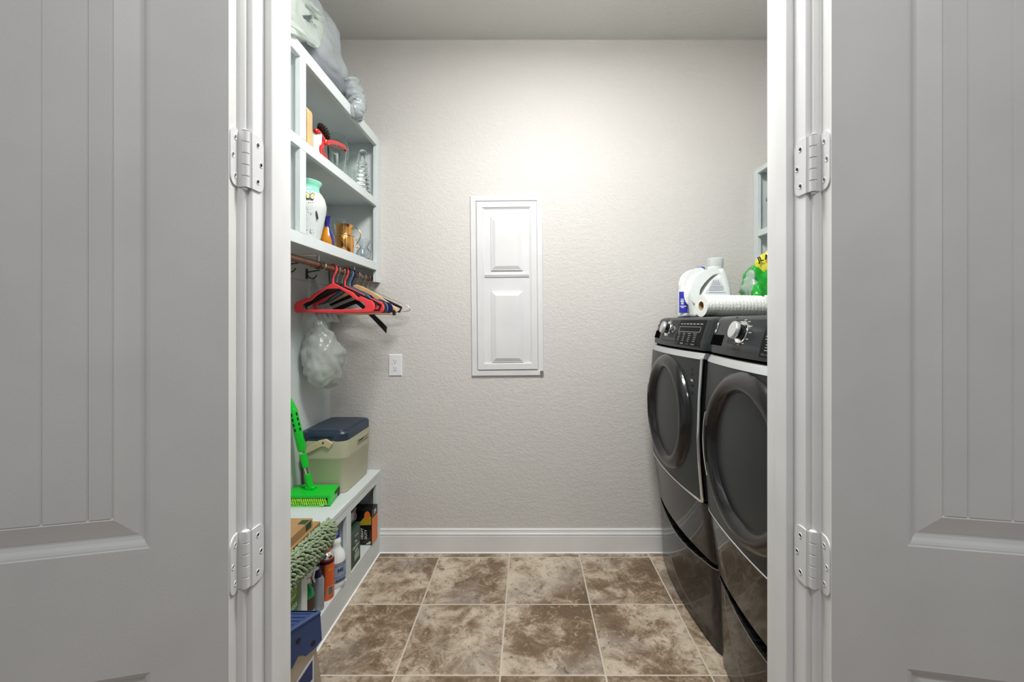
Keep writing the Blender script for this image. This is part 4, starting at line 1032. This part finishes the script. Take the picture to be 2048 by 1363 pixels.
# near cubby packages
t = thing('blue_package', 'pale blue soft package under the green one in the near cubby', 'package', (-.86, 1.38, ZC))
def soft(cx, cy, cz, hx_, hy_, hz_, seed, flo):
    def f(u, v):
        n = Vector((cos(u)*sin(v), sin(u)*sin(v), cos(v))); sg = lambda a, e: (abs(a)**e)*(1 if a > 0 else -1)
        p = Vector((cx+hx_*sg(n.x, .4), cy+hy_*sg(n.y, .4), cz+hz_*sg(n.z, .45))); p += n*.006*crease(p, 25, seed); p.z = max(p.z, flo); return p
    return f
obj('pack', blob(soft(-.868, 1.36, .176, .070, .095, .064, 2, ZC), 40, 26), mat('pale blue film', srgb(140, 170, 205), .3, bump=(40, .4)), t, 50)
t = thing('green_package', 'lime green printed package in the near bench cubby', 'package', (-.86, 1.38, .24))
obj('pack', box(-.94, -.797, 1.272, 1.458, .241, .376, .004, 2), mat('lime print', srgb(128, 172, 60), .35, var=(20, .2)), t, 30)
px_ = -.797
bm = NB(); add_box(bm, px_, px_+.0006, 1.275, 1.455, .243, .285); obj('lower_band', bm, mat('leaf green print', srgb(60, 140, 40), .35), t)
obj('window_print', box(px_, px_+.0007, 1.390, 1.448, .318, .362), mat('olive print', srgb(110, 140, 50), .4), t)
obj('lettering', text_bm('Swiss', .030, (px_+.0012, 1.415, .265), (0, 1, 0), (0, 0, 1), .0003, .0004), M_wht, t)
obj('lettering', text_bm('green', .022, (px_+.0012, 1.415, .298), (0, 1, 0), (0, 0, 1), .0003), M_wht, t)

# ================================================================== STEP LADDER
t = thing('step_ladder', 'folded step ladder with blue cap standing before the bench', 'ladder', (-.66, 1.0, 0))
M_bl = mat('blue ladder plastic', srgb(50, 68, 110), .45, var=(9, .05)); M_al = mat('brushed aluminium', (.50, .46, .40), .35, .7, var=(20, .06))
P0 = Vector((-.5505, 1.110, 0)); adir = Vector((.50, .866, 0)).normalized(); P1 = P0-adir*.245
ZT = .467
capo = [(P0.x, P0.y), (-.765, 1.112), (-.765, .885), (P1.x, P1.y)]
bm = NB(); add_prism(bm, capo, ZT-.006, ZT); obj('cap_top', bm, M_bl, t)
nout = Vector((adir.y, -adir.x, 0))
pts = [(0, 0), (.245, 0), (.250, -.075), (.235, -.084), (.205, -.088), (.196, -.080), (.185, -.075), (.170, -.094), (.150, -.102), (.0, -.105)]
bm = shape2d([pts], .006, .001, frame((P1.x, P1.y, ZT-.003), adir, (0, 0, 1)) @ Matrix.Translation((0, 0, .003*0))); obj('cap_skirt', bm, M_bl, t, 40)
obj('cap_rim', tube([(P1.x, P1.y, ZT-.003), (P0.x, P0.y, ZT-.003)], .0050, 10), M_bl, t, 50)
bm = NB(); add_box(bm, -.765, -.556, 1.106, 1.112, ZT-.075, ZT); obj('cap_back', bm, M_bl, t)
bm = NB()
for k in range(16):
    y = .90+k*.0132; xr = P1.x+(y-P1.y)*adir.x/adir.y-.012
    add_box(bm, -.762, xr, y, y+.0055, ZT, ZT+.0018)
obj('tread_ribs', bm, M_bl, t, kind='stuff')
for s_, z_ in ((.185, .038), (.135, .047), (.088, .058), (.225, .070)):
    q = P1+adir*s_; bm = lathe([(.0065, 0), (.0065, .0008), (0, .0008)], 12, (0, 0, 0), frame((q.x, q.y, ZT-z_), adir, (0, 0, 1)) @ Matrix.Translation((0, 0, .0030)) @ Matrix.Diagonal((1, 1, 1, 1)))
    obj('socket_hole', bm, M_matblk, t)
def rail(s0, s1, foot, name, dep=.014):
    A = P1+adir*s0; B = P1+adir*s1; inn = -nout
    bm = NB(); vs = []
    for z_, f_ in ((.0, foot), (ZT-.070, 0)):
        a = A+adir*f_; b2 = B+adir*f_; vs.append([bm.verts.new((q.x, q.y, z_)) for q in (a+inn*.004, b2+inn*.004, b2+inn*(.004+dep), a+inn*(.004+dep))])
    for i in range(4): bm.faces.new((vs[0][i], vs[0][(i+1) % 4], vs[1][(i+1) % 4], vs[1][i]))
    bm.faces.new(vs[0][::-1]); bm.faces.new(vs[1])
    return obj(name, bm, M_al, t)
r1_ = rail(.145, .235, .055, 'side_rail'); rail(.02, .115, -.02, 'side_rail')
obj('inner_channel', box(-.72, -.66, .95, 1.06, .0, ZT-.06, .002), M_matblk, t)
# sticker on the front rail
q = P1+adir*.206; So = Vector((q.x, q.y, .290))+nout*(-.0030)
Ms = frame(So, adir*1+Vector((0, 0, 0)), (adir.x*-.137, adir.y*-.137, 1))
stk = obj('sticker', shape2d([[(-.026, -.14), (.024, -.14), (.024, .070), (-.028, .030)]], .0008, 0, Ms), mat('sticker white', srgb(205, 208, 212), .4), r1_)
obj('sticker_print', shape2d([[(-.022, -.006), (.0205, .010), (.0205, .060), (-.0245, .026)]], .0014, 0, Ms), mat('sticker navy', srgb(44, 58, 96), .4), r1_)
for k in range(3): obj('sticker_print', shape2d([[(-.022, -.016-.014*k), (.0205, .000-.014*k), (.0205, -.007-.014*k), (-.022, -.023-.014*k)]], .0014, 0, Ms), M_matblk if k != 1 else MATS['sticker navy'], r1_)
bm = NB()
for k in range(7): add_box(bm, -.026+.007*k, -.0225+.007*k, -.105, -.075, -.0002, .0012, M=Ms)
obj('sticker_print', bm, M_matblk, r1_)
bm = NB()
for fx, fy_ in ((.19, .055), (.07, -.02)):
    q = P1+adir*(fx+fy_)-nout*.010; add_box(bm, -.050, .050, -.012, .012, 0, .012, .003, M=frame((q.x, q.y, 0), adir, nout*-1))
obj('rubber_feet', bm, M_matblk, t)

# ================================================================== WASHER AND DRYER
W2 = .665
EDGE = [(0, .706), (.30, .694), (.332, .690), (.45, .674), (.56, .657), (.70, .645), (.80, .641), (.95, .645), (1.10, .655), (1.115, .657)]
def interp(tab, z):
    for (a, b_), (c_, d_) in zip(tab, tab[1:]):
        if z <= c_: return b_+(d_-b_)*max(0, (z-a))/(c_-a)
    return tab[-1][1]
def machine(name, label, yc, kind):
    w2 = W2/2; T = thing(name, label, 'appliance', (1.05, yc, .0))
    ya, yb = yc-w2, yc+w2
    def xf(y, z, bow=.030):
        s = min(1, abs((y-yc)/w2)); x = interp(EDGE, z)-bow*(1-s*s)
        if s > .955: x += .012*((s-.955)/.045)**2
        return x
    def shell(name, ya_, yb_, z0, z1, fn, back, m, par=T, ny=28, nz=10, ztop=None, zbot=None, label=None, sm=40):
        bm = NB(); gr = []
        for j in range(nz+1):
            row = []
            for i in range(ny+1):
                y = ya_+(yb_-ya_)*i/ny
                a = zbot(y) if zbot else z0; b_ = ztop(y) if ztop else z1
                z = a+(b_-a)*j/nz; row.append(bm.verts.new((fn(y, z), y, z)))
            gr.append(row)
        for j in range(nz):
            for i in range(ny): bm.faces.new((gr[j][i], gr[j][i+1], gr[j+1][i+1], gr[j+1][i]))
        edge = gr[0]+[gr[j][-1] for j in range(1, nz+1)]+gr[-1][-2::-1]+[gr[j][0] for j in range(nz-1, 0, -1)]
        bk = [bm.verts.new((back, v.co.y, v.co.z)) for v in edge]; n = len(edge)
        for i in range(n): bm.faces.new((edge[i], edge[(i+1) % n], bk[(i+1) % n], bk[i]))
        bm.faces.new(bk); return obj(name, bm, m, par, sm, label=label)
    # pedestal
    obj('pedestal_case', box(.74, 1.44, ya+.004, yb-.004, .012, .332, .004), M_graph, T)
    dip = lambda y: .318-.034*sin(pi*min(1, max(0, (y-ya)/(yb-ya))))**1.3
    shell('pedestal_drawer', ya, yb, .010, .318, xf, .745, M_graphgl, ztop=dip, label='gloss dark pedestal drawer')
    shell('drawer_slot', ya+.006, yb-.006, .25, .334, lambda y, z: xf(y, z)+.028, .80, M_gap)
    shell('drawer_lip', ya, yb, .3, .32, lambda y, z: xf(y, z)-.0008, .745, M_satin, nz=1, ztop=dip, zbot=lambda y: dip(y)-.0022)
    for sy in (ya+.05, yb-.05): obj('foot', lathe([(.0, .0), (.02, 0), (.02, .014), (0, .014)], 14, (.82, sy, 0)), M_matblk, T)
    # cabinet
    obj('cabinet', box(.70, 1.45, ya+.002, yb-.002, .334, 1.235, .006), M_graph, T)
    shell('lower_panel', ya, yb, .335, .556, xf, .705, M_graphgl, label='gloss dark kick panel')
    inset = .010
    ysn, ysf = ya+.022, yb-.003
    shell('front_gap', ya+.004, yb, .540, 1.118, lambda y, z: xf(y, z)+.016, .705, M_gap)
    dp = shell('door_panel', ysn, ysf, .562, 1.092, lambda y, z: xf(y, z)-.002, .69, M_graph, nz=24, ny=36)
    shell('upper_trim', ysn-.006, ysf, 1.090, 1.113, lambda y, z: xf(y, z)-.005+(z-1.09)*.35, .68, M_satin, nz=3, ny=30, label='silver trim band above the door')
    cr = .016; yn = ysn-.003; zb_, zt_ = .560, 1.098
    path = [(yn, zt_-cr*.2)]+[(yn, zt_-.03-(zt_-zb_-.06)*k/20) for k in range(21)]+[(yn+cr*(1-cos(a)), zb_+cr*(1-sin(a))) for a in [pi/2*k/5 for k in range(0, 6)]]+[(yn+cr+(ysf-yn-cr)*k/18, zb_+.0) for k in range(1, 19)]
    pts = [(xf(y, z)-.003, y, z) for y, z in path]
    rr = [.0085]*24+[.0085-.0045*min(1, k/8) for k in range(len(pts)-24)]
    obj('chrome_trim', tube(pts, rr, 10, flat=(1, .85)), M_chrome, T, 50, label='chrome edge trim')
    # round door
    cz = .838; cx = xf(yc, cz)
    Mx = frame((cx, yc, cz), (0, 1, 0), (0, 0, 1)) @ Matrix.Diagonal((1, 1, -1, 1))
    if (Mx.to_3x3() @ Vector((0, 0, 1))).x > 0: Mx = frame((cx, yc, cz), (0, 1, 0), (0, 0, 1)) @ Matrix.Rotation(pi, 4, 'X')
    ringp = [(.252, -.022), (.249, -.006), (.240, .006), (.226, .015), (.212, .018), (.200, .014), (.190, .004), (.184, -.010)]
    rg = obj('door_ring', lathe(ringp, 96, (0, 0, 0), Mx, cap=False), M_ring, T, 60, label='dark gloss door ring')
    obj('glass_seat', lathe([(.1845, -.010), (.181, -.016), (.179, -.016), (0, -.018)], 64, (0, 0, 0), Mx, cap=False), M_black, rg, 60)
    obj('door_glass', lathe([(.180, -.0155), (.176, -.0095), (.150, -.0055), (.10, -.002), (.05, -.0002), (0, 0)], 64, (0, 0, 0), Mx, cap=False), M_glassd, rg, 60, label='dark round door glass')
    # pull recess at the far side of the ring with a chrome edge
    def rp(r, a, o_): return Vector((cx-o_, yc+r*cos(a), cz+r*sin(a)))
    bm = NB(); row = []
    for k in range(17):
        a = R(-30+52*k/16); q = 1-abs(2*k/16-1)**4; row.append([bm.verts.new(rp(r_, a, o_)) for r_, o_ in ((.2280, .0150), (.2275-.006*q, .0155+.0023*q), (.2270-.015*q, .0158+.0035*q), (.2265-.024*q, .0160+.0005*q))])
    for k in range(16):
        for j in range(3): bm.faces.new((row[k][j], row[k][j+1], row[k+1][j+1], row[k+1][j]))
    bmesh.ops.solidify(bm, geom=bm.faces, thickness=.0008)
    obj('pull_recess', bm, M_black, rg, 60)
    obj('pull_edge', tube([rp(.2290, R(-31+54*k/18), .0150) for k in range(19)], .0026, 8), M_chrome, rg, 60, label='chrome edge of the door pull')
    # console
    CON = [(1.118, .664), (1.130, .661), (1.150, .662), (1.238, .690), (1.246, .697), (1.250, .712)]
    def cf(y, z):
        s = min(1, abs((y-yc)/w2)); x = interp(CON, z)-.020*(1-s*s)
        if s > .96: x += .012*((s-.96)/.04)**2
        return x
    shell('console', ya, yb, 1.122, 1.250, cf, .80, M_graph, nz=16, label='slanted control console')
    obj('top_lid', box(.715, 1.45, ya+.001, yb-.001, 1.236, 1.250, .004), M_graph, T)
    def cp(s, z, off=0):      # s metres from the far edge
        y = yb-s; p = Vector((cf(y, z), y, z)); e = .002
        ty = Vector((cf(y+e, z)-cf(y-e, z), 2*e, 0)).normalized(); tz = Vector((cf(y, z+e)-cf(y, z-e), 0, 2*e)).normalized()
        n = tz.cross(ty).normalized()
        if n.x > 0: n = -n
        return p+n*off, ty, tz, n
    def cframe(s, z, off=0):
        p, ty, tz, n = cp(s, z, off); M = frame(p, -ty, tz)
        return M
    def patch(name, s0, s1, z0, z1, off, m, par=T, label=None):
        return shell(name, yb-s1, yb-s0, z0, z1, lambda y, z: cf(y, z)-off, cf(yc, 1.2)+.05, m, par, ny=10, nz=3, label=label)
    patch('console_face', .165 if kind == 'far' else .165, W2-.035, 1.142, 1.237, .0010, M_cons)
    patch('seam', .1625, .1640, 1.124, 1.246, .0006, M_gap)
    patch('drawer_pull', .016, .120, 1.150, 1.186, .0012, M_gap, label='black detergent drawer pull')
    # maker's emblem plate
    p, ty, tz, n = cp(.030, 1.212, .0)
    bm = shape2d([rounded(.016, .036, .001)], .0016, .0004, cframe(.034, 1.210, .0012)); em = obj('emblem', bm, M_chrome, T, label='small chrome emblem')
    obj('emblem_mark', text_bm('K', .020, cp(.034, 1.210, .0022)[0], -ty if False else Vector((0, -1, 0)), tz, .0004, .0005), M_matblk, em)
    # knob
    kz = 1.198; ks = .245 if kind == 'near' else .235
    Mk = cframe(ks, kz, 0)
    zsign = 1 if (Mk.to_3x3() @ Vector((0, 0, 1))).x < 0 else -1
    Mk = Mk @ Matrix.Diagonal((1, 1, zsign, 1))
    kb = obj('knob_base', lathe([(.036, .0), (.0365, .003), (.0350, .0055), (.033, .0050), (.030, .002), (0, .002)], 40, (0, 0, 0), Mk), M_chrome, T, 50, label='chrome ring round the knob')
    obj('knob_barrel', lathe([(.0235, .002), (.0235, .022), (0, .022)], 32, (0, 0, 0), Mk), M_black, kb, 50)
    obj('knob', lathe([(.0255, .020), (.0275, .022), (.0275, .031), (.0255, .0335), (.006, .0340), (0, .0335)], 40, (0, 0, 0), Mk), M_satin, kb, 40, label='brushed silver dial knob')
    # round buttons
    for s_ in ((.315,) if kind == 'far' else (.195,)) + ((.195,) if kind == 'far' else ()):
        Mb = cframe(s_, 1.196, .0008) @ Matrix.Diagonal((1, 1, zsign, 1))
        bt = obj('button', lathe([(.0150, 0), (.0150, .002), (.0132, .0026), (.0120, .0016), (0, .0016)], 28, (0, 0, 0), Mb), M_chrome, T, 50)
        obj('button_face', lathe([(.0122, .0014), (.011, .0028), (0, .003)], 24, (0, 0, 0), Mb), M_cons, bt, 50)
    # dial legends and display
    bm = NB()
    for k in range(12):
        a = 2*pi*k/12; u, v = .050*cos(a), .040*sin(a)
        if -.6 < sin(a) < .6 and cos(a) > .8: pass
        add_box(bm, u-.008, u+.008, v-.0012, v+.0012, 0, .0006, M=Mk @ Matrix.Translation((0, 0, .0012)))
    obj('dial_legends', bm, M_print, T)
    s0 = .370; s1 = .585
    disp = patch('display_panel', s0, s1+.020, 1.134, 1.238, .0022, M_disp, label='black display and button panel')
    def printed(items, m=M_print, nm='printing'):
        bm = NB()
        for (sa, sb, za, zb2) in items:
            Mq = cframe((sa+sb)/2, (za+zb2)/2, .0030)
            add_box(bm, -(sb-sa)/2, (sb-sa)/2, -(zb2-za)/2, (zb2-za)/2, -.0003, .0006, M=Mq)
        return obj(nm, bm, m, disp)
    it = [(s0+.018, s1-.002, 1.2085, 1.2097), (s0+.018, s1-.002, 1.1885, 1.1897), (s0+.018, s0+.0192, 1.189, 1.209), (s1-.003, s1-.0018, 1.189, 1.209)]
    printed(it, M_print, 'display_frame')
    it = [(s0+.020+.030*k, s0+.020+.030*k+.020, 1.2195, 1.2225) for k in range(7)]
    for r_ in range(5):
        for k in range(4): it.append((s0+.016+.050*k+(.010 if r_ else 0), s0+.016+.050*k+.028, 1.1815-.0075*r_, 1.1830-.0075*r_))
    it += [(s0+.014+.050*k, s0+.014+.050*k+.032, 1.140, 1.1425) for k in range(4)]
    printed(it)['kind'] = 'stuff'
    for k in range(4):
        obj('key', shape2d([rounded(.040, .0085, .002)], .0016, .0004, cframe(s0+.030+.050*k, 1.1412, .0028)), M_cons, disp)
    # energy style marks on the upper right corner of the door panel
    if kind == 'far':
        q = ya+.088
        bm = NB()
        for z_, h_, w_ in ((1.047, .0045, .008), (1.026, .0045, .010), (.985, .0040, .034), (.958, .0035, .036)):
            xx = xf(q, z_)-.0028; add_box(bm, xx, xx+.0015, q-w_/2, q+w_/2, z_-h_, z_+h_)
        obj('door_marks', bm, M_matblk, T)
        bm = NB(); xx = xf(q, 1.005)-.0028; add_box(bm, xx, xx+.0015, q-.016, q+.016, 1.001, 1.009); obj('door_marks', bm, M_print, T)
        pz = .475; pp = Vector((xf(yb-.060, pz)-.0004, yb-.060, pz)); obj('plug', lathe([(.004, 0), (.004, .0008), (0, .001)], 10, (0, 0, 0), frame(pp, (0, 0, 1), (0, 1, 0))), M_matblk, T)
    return T
machine('washing_machine', 'graphite front-loading washer on pedestal against the back wall', 2.205-W2/2, 'far')
machine('tumble_dryer', 'graphite front-loading dryer on pedestal, half hidden by the right jamb', 1.535-W2/2, 'near')

# ================================================================== ON TOP OF THE MACHINES
ZM = 1.250
def bottle2d(label, outline, hole, d, depth, bev, m, name, loc, cat='bottle'):
    t = thing(name, label, cat, loc)
    f = lambda q: ((q[0]-VX)*d/F, CZ+(VY-q[1])*d/F)
    ols = [[f(q) for q in smooth2(outline)]]
    if hole: ols.append([f(q) for q in smooth2(hole)])
    bm = shape2d(ols, depth, bev, Matrix.Translation((0, d, 0)) @ XZ, res=5)
    obj('body', bm, m, t, 50); return t
def smooth2(pts, k=4):
    pts3 = [Vector((p[0], p[1], 0)) for p in pts]; n = len(pts3); out = []
    for i in range(n):
        p0, p1, p2, p3 = pts3[i-1], pts3[i], pts3[(i+1) % n], pts3[(i+2) % n]
        for j in range(k):
            t_ = j/k; q = .5*((2*p1)+(p2-p0)*t_+(2*p0-5*p1+4*p2-p3)*t_*t_+(3*p1-p0-3*p2+p3)*t_**3); out.append((q.x, q.y))
    return out
YD = 2.00; zb = VY+(CZ-ZM)*F/YD
D1 = [(1386, zb), (1381, zb-14), (1379, zb-38), (1381, 577), (1389, 563), (1401, 550), (1412, 541), (1422, 537), (1432, 535.5), (1442, 537), (1448, 546), (1453, 560), (1457, 577), (1459, 592), (1460, zb-10), (1456, zb), (1420, zb)]
H1 = [(1387, 583), (1392, 568), (1402, 557), (1415, 551), (1421, 552), (1413, 561), (1405, 573), (1398, 586), (1391, 596), (1388, 594)]
t = bottle2d('large white detergent jug with clear measuring cap and side handle', D1, H1, YD, .084, .030, M_white, 'detergent_jug', (.86, YD, ZM))
fx = lambda px, d=YD: (px-VX)*d/F
fz = lambda py, d=YD: CZ+(VY-py)*d/F
cxn = fx(1430)
obj('neck', lathe([(.034, fz(539)), (.036, fz(536)), (.037, fz(533.5)), (.033, fz(532)), (.033, fz(529)), (0, fz(529))], 30, (cxn, YD, 0)), M_white, t, 50)
obj('measuring_cap', lathe([(.037, fz(533)), (.038, fz(531)), (.0385, fz(520)), (.0375, fz(517.5)), (.034, fz(516.2)), (0, fz(516))], 36, (cxn, YD, 0)), M_frost, t, 40, label='translucent measuring cap')
o_ = YD-.0422
obj('label', shape2d([smooth2([(fx(1412, o_), fz(582, o_)), (fx(1424, o_), fz(560, o_)), (fx(1434, o_), fz(556, o_)), (fx(1443, o_), fz(562, o_)), (fx(1450, o_), fz(578, o_)), (fx(1452, o_), fz(600, o_)), (fx(1406, o_), fz(600, o_))], 3)], .0012, .0004, Matrix.Translation((0, o_, 0)) @ XZ), mat('off white label', (.74, .78, .78), .4), t, 40)
bm = NB(); M_gink = mat('lavender grey ink', (.34, .35, .44), .5)
for k, (a, b_, y_) in enumerate(((1424, 1440, 565), (1423, 1441, 568), (1421, 1445, 571.5), (1420, 1446, 574), (1418, 1447, 577), (1417, 1446, 580))):
    add_box(bm, fx(a, o_), fx(b_, o_), o_-.0016, o_, fz(y_+.55, o_), fz(y_-.55, o_))
for a in (1426, 1430.5, 1435): add_box(bm, fx(a, o_), fx(a+2.3, o_), o_-.0016, o_, fz(563, o_), fz(560.5, o_))
add_box(bm, fx(1417, o_), fx(1451, o_), o_-.0016, o_, fz(585, o_), fz(584, o_))
obj('small_print', bm, M_gink, t)
YD2 = 2.115; zb = VY+(CZ-ZM)*F/YD2
D2 = [(1360, zb), (1357.5, zb-12), (1357.5, zb-40), (1359, 580), (1364, 562), (1372, 551), (1381, 546), (1392, 543), (1396, 539), (1406, 539), (1412, 545), (1420, 565), (1422, zb-10), (1420, zb), (1390, zb)]
H2 = [(1373, 566), (1377, 555), (1385, 549), (1393, 547), (1391, 553), (1385, 560), (1380, 569), (1376, 571)]
t = bottle2d('white laundry jug with blue cap and blue label by the back wall', D2, H2, YD2, .074, .026, M_white, 'laundry_jug', (.80, YD2, ZM))
obj('cap', lathe([(.0185, fz(540, YD2)), (.0195, fz(539, YD2)), (.0195, fz(535.5, YD2)), (.018, fz(534, YD2)), (0, fz(534, YD2))], 26, (fx(1401, YD2), YD2, 0)), mat('violet blue cap', srgb(52, 60, 190), .35), t, 40, label='blue cap')
o2 = YD2-.0376
obj('label', shape2d([[(fx(1358.3, o2), fz(583, o2)), (fx(1375, o2), fz(583, o2)), (fx(1375, o2), fz(625, o2)), (fx(1358.3, o2), fz(625, o2))]], .0014, .0003, Matrix.Translation((0, o2, 0)) @ XZ), mat('violet blue label', srgb(58, 62, 186), .35, var=(12, .12)), t, label='blue printed label')
bm = NB()
for (a, b_, ya_, yb_) in ((1361.5, 1367, 597, 599), (1361, 1367.5, 600, 604), (1362, 1367, 605, 608.5), (1360, 1373, 611, 613), (1362, 1368, 614, 615.5)):
    add_box(bm, fx(a, o2), fx(b_, o2), o2-.0018, o2, fz(yb_, o2), fz(ya_, o2))
obj('label_print', bm, M_wht, t)
bm = NB()
for y_ in (590, 613, 624): add_box(bm, fx(1375, o2), fx(1380, o2), o2-.0012, o2, fz(y_+.5, o2), fz(y_-.4, o2))
obj('measure_marks', bm, M_gink, t)
# paper towel roll
t = thing('paper_towel_roll', 'white quilted paper towel roll lying on top of the machines', 'paper towel', (.88, 1.81, ZM))
A = Vector((.742, 1.800, ZM+.0495)); B = Vector((1.022, 1.850, ZM+.0475)); ax = B-A; LN = ax.length
Mr = Matrix.Translation(A) @ ax.to_track_quat('Z', 'Y').to_matrix().to_4x4()
M_pt = mat('quilted paper', (.84, .87, .83), .85, bump=(140, .9, 2))
bm = NB(); rings = []; nseg = 56; nl = 60
for j in range(nl+1):
    s = j/nl; rings.append([])
    for i in range(nseg):
        a = 2*pi*i/nseg; r = .0475+.0015*sin(a*12+j*.9)*sin(a*12-j*.9)-.001*(1 if j in (0, nl) else 0)
        rings[-1].append(bm.verts.new((r*cos(a), r*sin(a), LN*s)))
for j in range(nl):
    for i in range(nseg): bm.faces.new((rings[j][i], rings[j][(i+1) % nseg], rings[j+1][(i+1) % nseg], rings[j+1][i]))
for rg_, z_ in ((rings[0], 0), (rings[-1], LN)):
    inn = [bm.verts.new((.0185*cos(2*pi*i/nseg), .0185*sin(2*pi*i/nseg), z_)) for i in range(nseg)]
    for i in range(nseg): bm.faces.new((rg_[i], rg_[(i+1) % nseg], inn[(i+1) % nseg], inn[i]))
bm.transform(Mr); obj('paper', bm, M_pt, t, 60)
obj('core', lathe([(.0190, -.0003), (.0190, LN), (.0172, LN), (.0172, -.0003), (.0190, -.0003)], 30, (0, 0, 0), Mr, cap=False), M_card, t, 40, label='brown card core')
obj('core_shade', lathe([(.0170, .03), (0, .03)], 24, (0, 0, 0), Mr, cap=False), mat('dark core shade', (.05, .03, .02), .9), t)  # disc across the tube, its dark colour stands in for the shade inside
# loose sheet edge
obj('loose_sheet', tube([Mr @ Vector((.0480*cos(a), .0480*sin(a), .004)) for a in [R(100+5*k) for k in range(20)]], .0012, 6), M_pt, t, 50)
# green bag
t = thing('green_bag', 'shiny green plastic pack with yellow top next to the right jamb', 'bag', (1.07, 1.97, ZM))
def gb(u, v):
    n = Vector((cos(u)*sin(v), sin(u)*sin(v), cos(v))); sg = lambda a, e: (abs(a)**e)*(1 if a > 0 else -1)
    p = Vector((1.097+.092*sg(n.x, .7), 1.995+.062*sg(n.y, .7), ZM+.125+.122*sg(n.z, .65)))
    k = (p.z-ZM)/.25; p.x += .030*k if n.x < 0 else 0
    p += n*(.030*crease(p, 12, 6)+.009*crease(p, 34, 3)); p.z = max(p.z, ZM+.002); return p
bm = blob(gb, 64, 44); obj('green_pack', bm, mat('green glossy film', srgb(22, 160, 44), .2, coat=.5, bump=(30, .6)), t, 60)
def gb2(u, v):
    n = Vector((cos(u)*sin(v), sin(u)*sin(v), cos(v)))
    p = Vector((1.130+.058*n.x, 1.975+.030*n.y, ZM+.252+.060*n.z)); p += n*.02*crease(p, 16, 2); return p
obj('yellow_pack', blob(gb2, 40, 26), mat('yellow glossy film', srgb(226, 214, 60), .25, coat=.4), t, 60, label='yellow printed top')
obj('lettering', text_bm('JL A', .032, P(1527, 516, y=1.942), (1, 0, .35), (-.35, 0, 1), .001, .0012), M_matblk, t)
def gb3(u, v):
    n = Vector((cos(u)*sin(v), sin(u)*sin(v), cos(v)))
    p = Vector((1.030+.028*n.x, 1.95+.05*n.y, ZM+.125+.085*n.z)); p += n*.03*crease(p, 22, 7); p.z = max(p.z, ZM+.002); return p
obj('clear_film_end', blob(gb3, 36, 24), M_bagc, t, 60)
def gb4(u, v):
    n = Vector((cos(u)*sin(v), sin(u)*sin(v), cos(v)))
    p = Vector((1.038+.028*n.x, 1.90+.03*n.y, ZM+.085+.072*n.z)); p += n*.02*crease(p, 24, 9); p.z = max(p.z, ZM+.002); return p
obj('green_corner', blob(gb4, 30, 20), MATS['green glossy film'], t, 60)
t = thing('folded_cloth', 'folded white cloth behind the end of the paper towel roll', 'cloth', (1.12, 1.86, ZM))
obj('fold', blob(soft(1.125, 1.885, ZM+.052, .080, .022, .050, 4, ZM+.001), 40, 24), mat('white cotton', (.74, .78, .80), .8, bump=(60, .5)), t, 50)

# ================================================================== RIGHT WALL SHELF
GX = 1.206
t = thing('corner_shelf_unit', 'white open wall shelving above the machines, seen past the right jamb', 'shelf unit', (XR, YF, 1.42))
zt, zm_, zl = 2.036, 1.690, 1.34
part('side_panel', GX+.02, XR-.001, YF-.019, YF-.001, zl, zt, t)
part('face_stile', GX, GX+.02, YF-.042, YF-.001, zl, zt, t)
part('top_board', GX+.019, XR-.001, .885, YF-.02, zt-.02, zt, t); part('shelf', GX+.019, XR-.001, .885, YF-.02, zm_, zm_+.019, t); part('bottom_board', GX+.019, XR-.001, .885, YF-.02, zl, zl+.019, t)
part('face_rail', GX, GX+.019, .885, YF-.042, zt-.025, zt, t); part('face_rail', GX, GX+.019, .885, YF-.042, zm_-.012, zm_+.020, t); part('face_rail', GX, GX+.019, .885, YF-.042, zl, zl+.035, t)
part('back_panel', XR-.007, XR-.001, .885, YF-.02, zl+.02, zt-.02, t)
t = thing('storage_bin', 'grey lidded plastic bin on the right wall shelf', 'bin', (1.33, 2.11, zm_+.02))
bz = zm_+.0195
obj('bin', rbox([(bz, 1.25, 1.45, 2.045, 2.185, .02), (bz+.004, 1.245, 1.455, 2.04, 2.19, .024), (bz+.150, 1.238, 1.462, 2.034, 2.196, .026)], .02), mat('grey bin plastic', srgb(140, 152, 158), .4), t, 40)
obj('lid', rbox([(bz+.150, 1.234, 1.466, 2.03, 2.20, .028), (bz+.163, 1.234, 1.466, 2.03, 2.20, .028), (bz+.172, 1.242, 1.458, 2.038, 2.192, .024)], .02), mat('grey bin lid', srgb(120, 132, 138), .4), t, 40)
